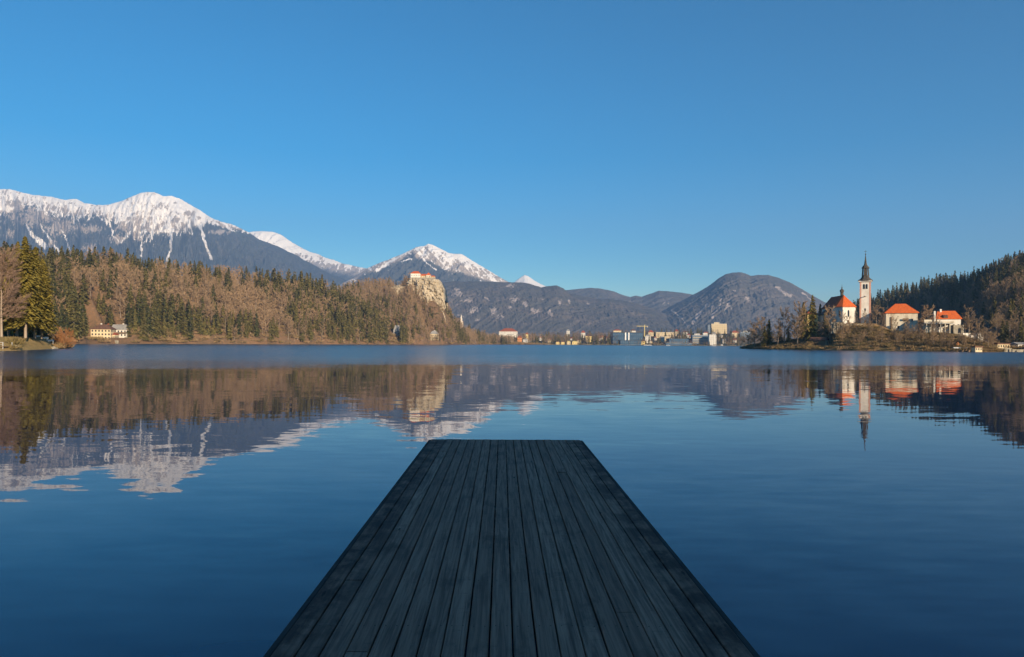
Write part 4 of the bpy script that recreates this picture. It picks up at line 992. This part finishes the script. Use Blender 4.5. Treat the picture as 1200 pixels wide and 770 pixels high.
# boats at the island landing
def boat(px, Y, L, rz, label, canopy='white_paint', hull='wood', group='covered rowing boats at the island landing', name='rowing_boat', dy=0):
    o = empty(name, (pxX(px, Y), Y, 0), rz); tag(o, label, 'boat', group)
    n = 12; mb = MB(); secs = []
    for i in range(n + 1):
        t = i / n; wd = .95 * math.sin(math.pi * min(max(t * .92 + .04, 0), 1)) ** .55; sh = .55 + .5 * (2 * t - 1) ** 4
        x = (t - .5) * L; secs.append([(x, -wd, sh), (x, -wd * .7, .02), (x, 0, -.2), (x, wd * .7, .02), (x, wd, sh), (x, wd * .85, sh - .02), (x, 0, .1), (x, -wd * .85, sh - .02)])
    vs = [p for s_ in secs for p in s_]; fs = []
    for i in range(n):
        for k2 in range(8): fs.append((i * 8 + k2, i * 8 + (k2 + 1) % 8, (i + 1) * 8 + (k2 + 1) % 8, (i + 1) * 8 + k2))
    fs += [tuple(reversed(range(8))), tuple(n * 8 + k2 for k2 in range(8))]
    mb.add(vs, fs).build('hull', M[hull], o)
    if canopy:
        mb = MB(); m2 = 8
        for i in range(m2):
            a0, a1 = math.pi * i / m2, math.pi * (i + 1) / m2
            p = lambda a, r_: (math.cos(a) * .95 * r_, 1.75 + math.sin(a) * .35 * r_)
            y0, z0 = p(a0, 1); y1, z1 = p(a1, 1); y2, z2 = p(a0, .93); y3, z3 = p(a1, .93)
            mb.add([(-L * .3, y0, z0), (L * .3, y0, z0), (L * .3, y1, z1), (-L * .3, y1, z1), (-L * .3, y2, z2), (L * .3, y2, z2), (L * .3, y3, z3), (-L * .3, y3, z3)], [(0, 1, 2, 3), (7, 6, 5, 4), (0, 4, 5, 1), (3, 2, 6, 7)])
        mb.build('canopy', M[canopy], o)
        for x in (-L * .28, L * .28):
            for y in (-.88, .88): MB().tube((x, y, .4), (x, y, 1.78), .04, 5).build('canopy_post', M['wood'], o)
    return o
boat(1120, 357, 6.0, .15, 'covered rowing boat furthest from the shed at the island landing')
boat(1126.5, 352, 5.5, 1.2, 'covered rowing boat below the island steps, bow towards the water')
boat(1134.5, 350, 5.5, 1.1, 'covered rowing boat between the landing steps and the boat shed')
o, w_, he = house(1143, 1151, 407.3, 411.6, 350, 3, 'stucco_cream', 'tiles_brown', 'small pale boat shed at the island landing', flat=True, floors=1, bays=3, cat='boat shed', name='boat_shed')
# landing steps
a = P(1131, 397, 384); mb = MB(); nst = 24; L0 = 386 - 356
for i in range(nst):
    t = i / nst; mb.box(-1.6, 1.6, -L0 * t - L0 / nst * 1.02, -L0 * t, -2 - 0 * t, max(.25, (zat(isle, 1131, 386 - L0 * t) + .35)))
o = mb.build('stone_steps', M['stone']); o.location = (pxX(1124, 386), 386, 0); o.rotation_euler = (0, 0, .0); tag(o, 'long straight stone steps climbing from the island landing', 'steps')
# orange lifebuoy stand
z = zat(isle, 1122, 366); o = empty('lifebuoy_stand', (pxX(1122, 366), 366, z)); tag(o, 'orange lifebuoy on a post above the covered boats', 'lifebuoy')
MB().box(-.08, .08, -.05, .05, -.5, 2.2).build('post', M['wood'], o)
mb = MB(); n = 16
for i in range(n):
    a0, a1 = 2 * math.pi * i / n, 2 * math.pi * (i + 1) / n
    mb.tube((math.cos(a0) * .6, -.18, 1.5 + math.sin(a0) * .6), (math.cos(a1) * .6, -.18, 1.5 + math.sin(a1) * .6), .16, 6)
mb.build('ring', M['orange_paint'], o)
# right end: low boathouse and shore wall beyond the island, white house
house(1168, 1183, 403.5, 408.5, 395, 6, 'stucco_cream', 'tiles_brown', 'low pale boathouse at the foot of the dark hill right of the island', flat=True, floors=1, bays=5, cat='boathouse', name='boathouse', rz=.1)
wall_thing(1160, 1186, 408.5, 411.6, 378, .8, 'stone', 'pale stone quay wall in front of the low boathouse', rz=.06, name='quay_wall', buttress=4)
house(1193, 1206, 404, 409.5, 398, 7, 'stucco_white', 'tiles_grey', 'white house with a grey roof at the right edge of the dark hill shore', yridge=401, floors=1, bays=3, gable=True)
wall_thing(1186.5, 1215, 410.2, 412.5, 366, .8, 'stone', 'low shore wall in front of the white house', name='quay_wall', buttress=3)
rock(1164.5, 366, .8, 'pale boulder where the island meets the quay wall', None, hill3, 8, 'stucco_white')

# island trees
I = 'trees on the low left end of the island'
isl = [  # kind, px, top, base, Y, width, label
 ('c', 901, 374, 403, 474, 1.25, 'golden green spruce with a full crown on the low left end of the island'),
 ('c', 896, 382, 403, 472, 1.1, 'shorter spruce leaning against the golden green one on the left end of the island'),
 ('b', 891, 374, 403.5, 476, 1.1, 'bare tree just left of the golden green island spruce'),
 ('b', 884, 380, 404, 484, 1.2, 'low bare tree at the outermost left end of the island'),
 ('b', 877, 388, 404.5, 492, 1.3, 'smallest bare tree at the outermost left end of the island'),
 ('c', 914, 379, 402, 470, 1.2, 'dark spruce left of the tall pale bare island tree'),
 ('b', 919, 363, 402, 468, .75, 'tall pale narrow bare tree between the two left island spruce groups'),
 ('c', 924, 385, 402, 466, 1.3, 'squat dark spruce right of the tall pale bare island tree'),
 ('b', 911, 383, 403, 462, 1.2, 'grey bare tree in front of the dark spruce on the left of the island'),
 ('b', 931, 376, 402, 462, 1.1, 'brown bare tree halfway between the tall pale tree and the cream house'),
 ('b', 937, 356, 401, 458, .85, 'tall dark bare tree left of the cream island house'),
 ('c', 941, 354, 400, 462, 1.15, 'broad dark spruce left of the cream island house'),
 ('b', 934, 372, 403, 446, .9, 'pale stemmed bare tree in front of the broad dark spruce'),
 ('c', 951.5, 345.5, 393, 447, .95, 'pointed tall spruce standing in front of the cream island house'),
 ('c', 961, 356, 391, 475, 1.1, 'dark spruce rising behind the cream island house'),
 ('c', 966.5, 366, 393, 450, 1.15, 'dark spruce between the cream house and the church'),
 ('c', 970, 373, 394, 446, 1.0, 'smaller dark spruce touching the church wall'),
 ('b', 962, 378, 396, 440, 1.2, 'bare tree in front of the dark spruces left of the church'),
 ('b', 973, 362, 392, 436, .7, 'thin bare tree in front of the left wall of the church'),
 ('b', 987, 367, 396, 428, .7, 'bare tree in front of the church apse'),
 ('b', 993.5, 372, 398, 424, .8, 'low bare tree below the church apse door'),
 ('b', 1003, 373, 399, 424, .8, 'bare tree between the church and the bell tower'),
 ('b', 1013, 365, 396, 428, .6, 'thin bare tree in front of the bell tower'),
 ('b', 1018, 373, 400, 420, .8, 'low bare tree right below the bell tower'),
 ('b', 1027, 360, 394, 432, .95, 'brown bare tree just right of the bell tower'),
 ('b', 1033, 368, 402, 412, .7, 'leaning pale bare tree on the slope between tower and hip roofed house'),
 ('b', 1037, 362, 392, 440, 1.1, 'brown bare tree touching the left eave of the hip roofed house'),
 ('b', 1049, 374, 402, 405, .7, 'bare tree in front of the left corner of the hip roofed house'),
 ('b', 1063, 377, 403, 400, .8, 'bare tree in front of the middle of the hip roofed house'),
 ('b', 1078, 374, 401, 402, .8, 'bare tree in front of the right corner of the hip roofed house'),
 ('b', 1088, 360, 391, 430, 1.1, 'round brown bare tree behind the wall between the two orange roofed houses'),
 ('b', 1096, 372, 400, 396, .9, 'bare tree in front of the terrace left of the gabled house'),
 ('b', 1108, 384, 405, 378, 1.1, 'low bare tree below the terrace of the gabled house'),
 ('b', 1135.5, 362, 403, 384, .8, 'tall reddish bare tree right of the gabled house'),
 ('b', 1131, 369, 400, 388, .7, 'thin bare tree at the right corner of the gabled house'),
 ('b', 1148, 374, 406, 372, .75, 'bare tree beside the tiny white hut'),
 ('b', 1157, 385, 408, 368, 1.2, 'round brown bare tree at the right end of the island'),
 ('b', 1164, 390, 409, 366, 1.2, 'lowest bare tree at the right tip of the island'),
]
for i, (kd, px, yt, yb, Y, wd, label) in enumerate(isl):
    Y = float(min(max(Y, isle.yf(px) + 3), isle.yb(px) - 2)); z = zat(isle, px, Y); top = pyZ(px, yt, Y)
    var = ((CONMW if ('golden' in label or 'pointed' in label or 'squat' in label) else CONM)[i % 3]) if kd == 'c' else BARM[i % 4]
    place_tree(var, (pxX(px, Y), Y, z - .3), top - z + .3, wd * (1 if kd == 'c' else 1.1), i * 1.7, 'spruce_tree' if kd == 'c' else 'bare_tree', label, 'spruce' if kd == 'c' else 'bare tree', None)

ri_ = np.random.RandomState(77)
for i in range(36):
    px = 978 + 182 * (i + ri_.rand()) / 36; v = .08 + .4 * ri_.rand(); X, Y, Z = [float(a) for a in isle.pos(px, v)]
    H = 4.5 + 3.8 * ri_.rand()
    place_tree(BARM[i % 4], (X, Y, Z - .2), H, .75 + .5 * ri_.rand(), ri_.rand() * 6, 'bare_tree', 'slender low bare tree growing on the open island slope below the buildings' if px < 1090 else 'slender low bare tree on the slope between the gabled island house and the landing', 'bare tree', 'slender bare trees on the island slope' if px < 1090 else 'slender bare trees above the island landing')
# ------------------------------------------------------------------ town
def hut(px0, px1, wall, roof, label, Y=1772, ytop=399.6, ybase=403.2, group='wooden huts along the far promenade', cat='hut'):
    house(px0, px1, ytop + 1.2, ybase, Y, 5, wall, roof, label, yridge=ytop, floors=1, bays=2, cat=cat, name='hut', group=group, ridge=.2, win=True, over=.3)
house(542, 545.3, 396.5, 401.5, 1560, 7, 'stucco_yellow', 'tiles_brown', 'small yellow house at the waterline right of the castle slope', yridge=394.3, floors=2, bays=2)
for a0, a1, wl2, rf2, tx in ((549.2, 552.6, 'stucco_cream', 'tiles_orange', 'cream hut with a salmon roof, first of the promenade huts from the castle side'), (553.6, 557.6, 'orange_paint', 'tiles_orange', 'salmon coloured hut left of the green hut'),
                             (563, 569, 'green_paint', 'green_paint', 'bright green hut on the far promenade'), (571, 575, 'orange_paint', 'white_paint', 'orange and white hut just right of the bright green hut'),
                             (576.5, 580, 'wood', 'tiles_brown', 'dark brown hut two huts right of the bright green hut'), (651.5, 655.5, 'stucco_yellow', 'tiles_brown', 'yellow hut on the promenade, left end of its row'),
                             (657.5, 661.5, 'stucco_yellow', 'tiles_brown', 'second yellow hut from the left in the promenade row'), (664.5, 668.5, 'stucco_cream', 'metal', 'third hut of the yellow promenade row with a mustard roof'),
                             (670.5, 676.5, 'stucco_yellow', 'metal', 'widest hut at the right end of the yellow promenade row')):
    hut(a0, a1, wl2, rf2, tx)
tb = [  # px0, px1, eave, base, ridge, Y, depth, wall, roof, flat, floors, bays, label, cat
 (585, 606.5, 388.5, 394.5, 384.6, 1960, 22, 'stucco_white', 'tiles_red', 0, 2, 12, 'long white hall under a wide red roof behind the town park', 'building'),
 (594, 602, 390.5, 396, 389, 1900, 12, 'stucco_white', 'stucco_white', 1, 2, 6, 'white flat fronted wing below the long red roof', 'building'),
 (590, 594.5, 397.5, 402.6, 396, 1800, 8, 'stucco_white', 'tiles_grey', 0, 2, 3, 'small white villa at the promenade below the long red roof', 'house'),
 (616.2, 619, 391.5, 397.5, 390, 1860, 8, 'stucco_yellow', 'tiles_red', 0, 3, 2, 'narrow yellow house among the park trees', 'house'),
 (613, 618.5, 398, 401, 396.8, 1810, 8, 'stucco_white', 'tiles_grey', 0, 1, 4, 'low white pavilion below the narrow yellow house', 'pavilion'),
 (606.5, 611.5, 396, 402, 393.5, 1815, 9, 'orange_paint', 'tiles_red', 0, 2, 3, 'salmon house left of the low white pavilion', 'house'),
 (664, 667.8, 388, 393, 385.8, 2020, 8, 'stucco_white', 'tiles_grey', 0, 2, 2, 'white gabled house peeping above the park trees', 'house'),
 (681, 686, 390, 395, 387.5, 2000, 9, 'stucco_white', 'tiles_red', 0, 2, 3, 'white house with a pink roof above the yellow park house', 'house'),
 (686.5, 693.5, 394, 399.7, 392.3, 1880, 10, 'stucco_yellow', 'tiles_brown', 0, 2, 4, 'yellow house between the park and the dark glass hotel', 'house'),
 (717, 753, 389.8, 402, 389, 1850, 26, 'glass_blue', 'slate', 1, 3, 14, 'long dark blue glass hotel with flat roof behind the shore trees', 'hotel'),
 (726, 751, 399, 405.5, 398, 1786, 20, 'glass_blue', 'slate', 1, 2, 10, 'lower dark front block of the blue glass hotel', 'hotel'),
 (719, 728, 387.5, 391, 386, 2080, 9, 'stucco_cream', 'tiles_red', 0, 1, 4, 'cream house with a low red roof above the glass hotel, left one', 'house'),
 (739, 745, 387.6, 391, 385.8, 2100, 9, 'stucco_white', 'tiles_brown', 0, 1, 3, 'white house with a brown roof above the glass hotel, near the crane', 'house'),
 (756.3, 762.5, 394, 401, 392, 1850, 10, 'stucco_white', 'tiles_grey', 0, 3, 3, 'white block right beside the blue glass hotel', 'building'),
 (760, 766, 389.5, 393, 387, 2040, 9, 'stucco_cream', 'tiles_red', 0, 2, 3, 'cream house with a pinkish roof above the white block', 'house'),
 (751.5, 757, 400, 405, 398.2, 1790, 8, 'stucco_yellow', 'tiles_brown', 0, 2, 3, 'yellow house at the water right of the glass hotel', 'house'),
 (769, 790, 389.5, 396, 388, 2030, 16, 'stucco_cream', 'concrete', 1, 3, 12, 'long pale apartment block with a flat roof in the middle of the town', 'apartment block'),
 (779, 785.5, 394.4, 400, 393, 1880, 12, 'stucco_cream', 'concrete', 1, 2, 4, 'cream cube house below the long pale apartment block', 'building'),
 (773.5, 778.5, 395.5, 400, 394, 1900, 10, 'stucco_white', 'tiles_grey', 0, 2, 3, 'white house left of the cream cube house', 'house'),
 (791.5, 795, 388.5, 394, 386, 2080, 9, 'stucco_cream', 'tiles_red', 0, 2, 2, 'house with a pointed red roof right of the long apartment block', 'house'),
 (783, 812, 397, 402, 396, 1840, 22, 'glass_blue', 'slate', 1, 1, 12, 'wide low glass building at the town shore, upper tier', 'building'),
 (779, 811.5, 402.2, 406, 401.6, 1786, 22, 'glass_blue', 'concrete', 1, 1, 14, 'wide low glass building at the town shore, lower tier', 'building'),
 (812, 831, 393, 404, 392.5, 1830, 26, 'blue_grey', 'concrete', 1, 4, 9, 'large blue grey hotel block left of the white tower block', 'hotel'),  # shadow side of the block, its shade put into the blue grey walls
 (814, 820, 391.4, 393, 390.5, 1870, 8, 'stucco_white', 'white_paint', 1, 1, 3, 'white penthouse on the blue grey block, left one', 'penthouse'),
 (824, 829, 390.6, 393, 390, 1870, 8, 'stucco_white', 'white_paint', 1, 1, 3, 'white penthouse on the blue grey block, right one', 'penthouse'),
 (831.3, 839.5, 392.5, 407, 391.6, 1800, 16, 'stucco_white', 'white_paint', 1, 6, 4, 'bright white balconied tower block at the town shore', 'tower block'),
 (834, 852, 379.6, 390, 378.5, 2080, 20, 'stucco_cream', 'concrete', 1, 4, 9, 'big cream hotel standing highest above the town', 'hotel'),
 (829.5, 833.8, 380.6, 389.5, 380, 2085, 16, 'blue_grey', 'slate', 1, 4, 2, 'dark grey wing on the left of the big cream hotel', 'hotel wing'),
 (837, 843, 377.8, 379, 377, 2092, 8, 'stucco_cream', 'concrete', 1, 1, 2, 'stair tower on top of the big cream hotel', 'roof tower'),
 (858, 865, 390, 395, 387.3, 1990, 11, 'stucco_cream', 'tiles_red', 0, 2, 3, 'cream house with a red roof right of the big cream hotel', 'house'),
 (868, 880.5, 389.5, 396, 388.5, 1980, 12, 'blue_grey', 'concrete', 1, 3, 7, 'grey terraced building behind the left end of the island', 'building'),
 (871, 876, 388, 390, 386.8, 2040, 8, 'stucco_white', 'tiles_grey', 0, 1, 2, 'white house above the grey terraced building', 'house'),
 (800, 806, 389.5, 393.5, 387.8, 2060, 9, 'stucco_white', 'tiles_brown', 0, 2, 3, 'white house with a brown roof left of the big cream hotel', 'house'),
 (844.8, 847.3, 404.2, 407, 403.4, 1786, 3, 'white_paint', 'tiles_grey', 0, 1, 1, 'small white kiosk right of the white tower block', 'kiosk'),
]
for (a0, a1, ye, yb, yr, Y, d, wl2, rf2, fl, flo, bay, tx, cat) in tb:
    glass = wl2 == 'glass_blue'
    o, w_, he = house(a0, a1, ye, yb, Y, d, wl2, rf2, tx, yridge=yr, flat=bool(fl), floors=flo, bays=bay, cat=cat, name=cat.replace(' ', '_'), rz=-.06 if not glass else .12, wm=None if not glass else M['blue_grey'], wsize=None)
    if 'tower block' in cat or 'hotel' == cat and not glass:
        fh = he / flo
        for k in range(flo): MB().box(-w_ / 2, w_ / 2, -d / 2 - 1.3, -d / 2 - .06, k * fh + .1, k * fh + .3).box(-w_ / 2, w_ / 2, -d / 2 - 1.35, -d / 2 - 1.25, k * fh + .3, k * fh + 1.15).build('balcony', M['white_paint' if 'tower' in cat else 'stucco_cream'], o)
    if glass and Y > 1840 and flo == 3:
        for x in (-w_ * .08, w_ * .03): MB().box(x - 1.6, x + 1.6, -d / 2 - 1.2, -d / 2 - .06, -2, he).build('pier', M['white_paint'], o)
kinds = (('stucco_white', 'tiles_grey', 'white', 'grey'), ('stucco_cream', 'tiles_red', 'cream', 'red'), ('stucco_white', 'tiles_red', 'white', 'red'), ('stucco_cream', 'tiles_brown', 'cream', 'brown'))
rt = random.Random(12)
for i in range(46):
    px = (700 + 180 * (i + rt.random()) / 30) if i < 30 else 575 + 130 * (i - 30 + rt.random()) / 16; Y = 1830 + rt.random() * 270; wd = 2.4 + rt.random() * 3
    zg = zat(town, px, Y); pb = 385 + 17.6 + ROLL * (px - 600) - (zg - CAMH) / Y * F; a, b2, c, d = kinds[rt.randrange(4)]
    hp = 2.2 + rt.random() * 1.6
    house(px, px + wd, pb - hp, pb, Y, 9, a, b2, 'small distant %s house with a %s roof among the trees of the far town' % (c, d), yridge=pb - hp - 1.6, floors=2, bays=2, rz=rt.random() * .8 - .4, group='small %s houses with %s roofs in the far town' % (c, d), gable=rt.random() < .5)
# crane
o = empty('tower_crane', P(755.3, 394, 2010)); tag(o, 'yellow tower crane with a long horizontal jib above the glass hotel', 'crane')
hc = pyZ(755, 382.6, 2010) - pyZ(755.3, 394, 2010)
MB().box(-1, 1, -1, 1, -2, hc).build('mast', M['metal'], o)
MB().box(-22, 9, -.8, .8, hc + .1, hc + 1.5).build('jib', M['metal'], o)
MB().box(6, 9.5, -1.2, 1.2, hc - 2.5, hc + .05).build('counterweight', M['concrete'], o)
MB().add([(-1, -1, hc + 1.5), (1, -1, hc + 1.5), (1, 1, hc + 1.5), (-1, 1, hc + 1.5), (0, 0, hc + 6)], [(0, 1, 4), (1, 2, 4), (2, 3, 4), (3, 0, 4)]).build('apex', M['metal'], o)
# promenade wall and boats
pr = MB(); xs = np.linspace(pxX(548, 1762), pxX(880, 1766), 60)
for i in range(59): pr.box(xs[i], xs[i + 1] - .3, 1760 + .1 * i, 1762 + .1 * i, -1, 1.3 + .25 * math.sin(i * 2.1))
tag(pr.build('promenade_wall', M['stone']), 'long low stone promenade wall along the far town shore', 'wall')
for px, tx in ((757, 'white motorboat moored below the yellow waterside house'), (761.5, 'white motorboat moored right of the one below the yellow house'), (783, 'white motorboat in front of the wide low glass building'), (836.5, 'white motorboat moored under the white tower block'), (617.5, 'small white boat off the promenade below the low pavilion')):
    boat(px, 1750, 9, .1, tx, 'white_paint', 'white_paint', 'white boats off the town shore', 'motorboat')

# ------------------------------------------------------------------ the jetty
def jetty():
    DZ = .9; W = 2.64; nbp = 20; bw_ = W / nbp
    o = empty('jetty', (.07, 0, 0), math.atan(.0132)); tag(o, 'dark weathered wooden jetty of long planks reaching out over the water', 'jetty')
    r = random.Random(4)
    V, Fc, T = [], [], []
    def plank(x0, x1, y0, y1, z, tint):
        # a plank: bevelled top edges, slight cupping and wavy edges along its length
        g_ = .0026 + r.random() * .0038; ns = max(2, int((y1 - y0) / .45)); b0 = len(V); lift = (r.random() - .5) * .006
        for i in range(ns + 1):
            y = y0 + (y1 - y0) * i / ns; wob = (r.random() - .5) * .0022; wob2 = (r.random() - .5) * .0022; dz = lift + (r.random() - .5) * .002
            for (xx, zz_) in ((x0 + g_ + wob, -.045), (x0 + g_ + wob, -.005), (x0 + g_ + .006 + wob, 0), (x1 - g_ - .006 + wob2, 0), (x1 - g_ + wob2, -.005), (x1 - g_ + wob2, -.045)):
                V.append((xx, y, z + zz_ + dz))
        for i in range(ns):
            for k in range(6):
                a0 = b0 + i * 6 + k; a1 = b0 + i * 6 + (k + 1) % 6; Fc.append((a0, a1, a1 + 6, a0 + 6)); T.append(tint)
        for e0 in (b0, b0 + ns * 6):
            Fc.append((e0, e0 + 1, e0 + 4, e0 + 5)); T.append(tint); Fc.append((e0 + 1, e0 + 2, e0 + 3, e0 + 4)); T.append(tint)
    joints = {0: [9.9, 3], 1: [10.9, 5.2], 2: [11.4, 6.6], 3: [4.0], 4: [6.05], 5: [9.4], 7: [2.2], 9: [10.4, 1.5], 11: [8.7], 12: [12.0, 5.0], 14: [10.0], 15: [9.6, 4.6], 16: [10.9], 17: [7.4], 19: [9.0, 5.4]}
    for k in range(nbp):
        x0 = -W / 2 + k * bw_; ys = [12.84 - r.random() * .02] + sorted(joints.get(k, []), reverse=True) + [-4.5 - (k % 3), -13.5]
        for a0, a1 in zip(ys[:-1], ys[1:]):
            t = .34 + (r.random() - .5) * .6
            if k == 2 and abs(a0 - 11.4) < .01: t = 1.0
            if k in (0, 1, 19): t -= .3
            plank(x0, x0 + bw_, a1 + .003, a0 - .003, DZ, t)
    me = bpy.data.meshes.new('deck'); me.from_pydata(V, [], Fc); me.update()
    at = me.attributes.new('tint', 'FLOAT', 'FACE'); at.data.foreach_set('value', np.array(T, np.float32))
    t = NT('weathered_planks'); p = t.pos(True)
    grain = t.noise(t.mapping(p, (38, 1.3, 8)), 1, 6, .65, dist=.6); blot = t.noise(t.mapping(p, (3.2, 1.6, 1)), 1, 6, .7); fine = t.noise(p, 60, 3, .6)
    across = t.noise(t.mapping(p, (7, 22, 1)), 1, 4, .7)
    c = t.mix(t.attr('tint'), (0.30, 0.165, 0.112), (0.50, 0.29, 0.198))
    c = t.mix(t.ramp(grain, .3, .75), c, (0.115, 0.070, 0.052))
    c = t.mix(t.math('MULTIPLY', t.ramp(blot, .52, .72), .55), c, (0.070, 0.048, 0.038))
    c = t.mix(t.math('MULTIPLY', t.ramp(across, .58, .74), .35), c, (0.028, 0.028, 0.03))
    c = t.mix(t.math('MULTIPLY', t.ramp(fine, .62, .8), .4), c, (0.2, 0.19, 0.18))
    # darker, algae stained boards along both edges
    sx_ = t.node('ShaderNodeSeparateXYZ'); t.l.new(p, sx_.inputs[0]); ax_ = t.math('ABSOLUTE', sx_.outputs[0])
    eg = t.math('MULTIPLY', t.ramp(ax_, W / 2 - .45, W / 2 - .12), t.ramp(t.noise(t.mapping(p, (4, 2.4, 1)), 1, 5, .7), .36, .6)); c = t.mix(t.math('MULTIPLY', eg, .8), c, (.035, .026, .024))
    # pale scuffs
    sc_ = t.ramp(t.noise(t.mapping(p, (5, 9, 1), (3, 7, 0)), 1, 6, .75), .60, .72); c = t.mix(t.math('MULTIPLY', sc_, .35), c, (.30, .24, .2))
    # screw heads in pairs over the joists
    fx_ = t.math('ABSOLUTE', t.math('SUBTRACT', t.math('FRACT', t.math('ADD', t.math('DIVIDE', t.math('ADD', sx_.outputs[0], W / 2), bw_ / 2), 10.0)), .5))
    fy_ = t.math('ABSOLUTE', t.math('SUBTRACT', t.math('FRACT', t.math('ADD', t.math('DIVIDE', sx_.outputs[1], .84), 40.3)), .5))
    scw = t.math('LESS_THAN', t.math('ADD', t.math('POWER', t.math('MULTIPLY', fx_, bw_ / 2), 2.0), t.math('POWER', t.math('MULTIPLY', fy_, .84), 2.0)), .0045 ** 2)
    c = t.mix(scw, c, (.012, .011, .011))
    # knots
    vo = t.node('ShaderNodeTexVoronoi'); t.l.new(t.mapping(p, (5.5, 1.05, 1)), vo.inputs['Vector']); vo.inputs['Scale'].default_value = 1
    kn = t.math('LESS_THAN', vo.outputs['Distance'], .055); c = t.mix(t.math('MULTIPLY', kn, .8), c, (.015, .014, .014))
    # pale nicks along the plank edges
    sep = t.node('ShaderNodeSeparateXYZ'); t.l.new(p, sep.inputs[0])
    fr = t.math('FRACT', t.math('DIVIDE', t.math('ADD', sep.outputs[0], W / 2 + 10 * bw_), bw_)); ed = t.math('ABSOLUTE', t.math('SUBTRACT', fr, .5))
    nick = t.math('MULTIPLY', t.ramp(ed, .445, .47), t.ramp(t.noise(t.mapping(p, (30, 5, 1)), 1, 4, .7), .56, .66))
    c = t.mix(t.math('MULTIPLY', nick, .7), c, (.26, .25, .23))
    t.color(c); t.b.inputs['Roughness'].default_value = .85; t.b.inputs['Specular IOR Level'].default_value = .18
    t.bump(t.math('ADD', grain, t.math('MULTIPLY', blot, .5)), .004, .8)
    link('deck', me, t.mat, o)
    beam = mottled('dark_beam', (0.06, 0.055, 0.05), (0.035, 0.032, 0.03), 3)
    MB().box(-W / 2 - .045, -W / 2 - .002, -13.5, 12.86, DZ - .24, DZ - .012).build('side_beam', beam, o, .006)
    MB().box(W / 2 + .002, W / 2 + .045, -13.5, 12.86, DZ - .24, DZ - .012).build('side_beam', beam, o, .006)
    MB().box(-W / 2, W / 2, 12.845, 12.89, DZ - .24, DZ - .008).build('end_beam', beam, o, .006)
    for y in np.arange(-13.3, 12.8, .42):
        if abs((y - .2 + 2) % 4 - 2) > .15: MB().box(-W / 2, W / 2, y - .05, y + .05, DZ - .22, DZ - .058).build('joist', beam, o)
    for y in (12.2, 8.2, 4.2, .2, -3.8, -7.8, -11.8):
        MB().box(-W / 2, W / 2, y - .09, y + .09, DZ - .42, DZ - .222).build('cross_beam', beam, o)
        for x in (-1.1, 1.1): MB().rings([(-3.5, .13), (DZ - .422, .12)], 12, cx=x, cy=y).build('pile', beam, o)
jetty()

# ------------------------------------------------------------------ air
hz = MB().box(-13800, 13800, -3200, 13900, -5, 2300)
t = bpy.data.materials.new('air'); t.use_nodes = True; nt = t.node_tree; nt.nodes.remove(nt.nodes['Principled BSDF'])
pv = nt.nodes.new('ShaderNodeVolumePrincipled'); pv.inputs['Density'].default_value = 7.8e-5; pv.inputs['Color'].default_value = (0.27, 0.52, 1.0, 1); pv.inputs['Anisotropy'].default_value = 0.0
nt.links.new(pv.outputs[0], nt.nodes['Material Output'].inputs['Volume'])
tag(hz.build('haze', t), kind='stuff')
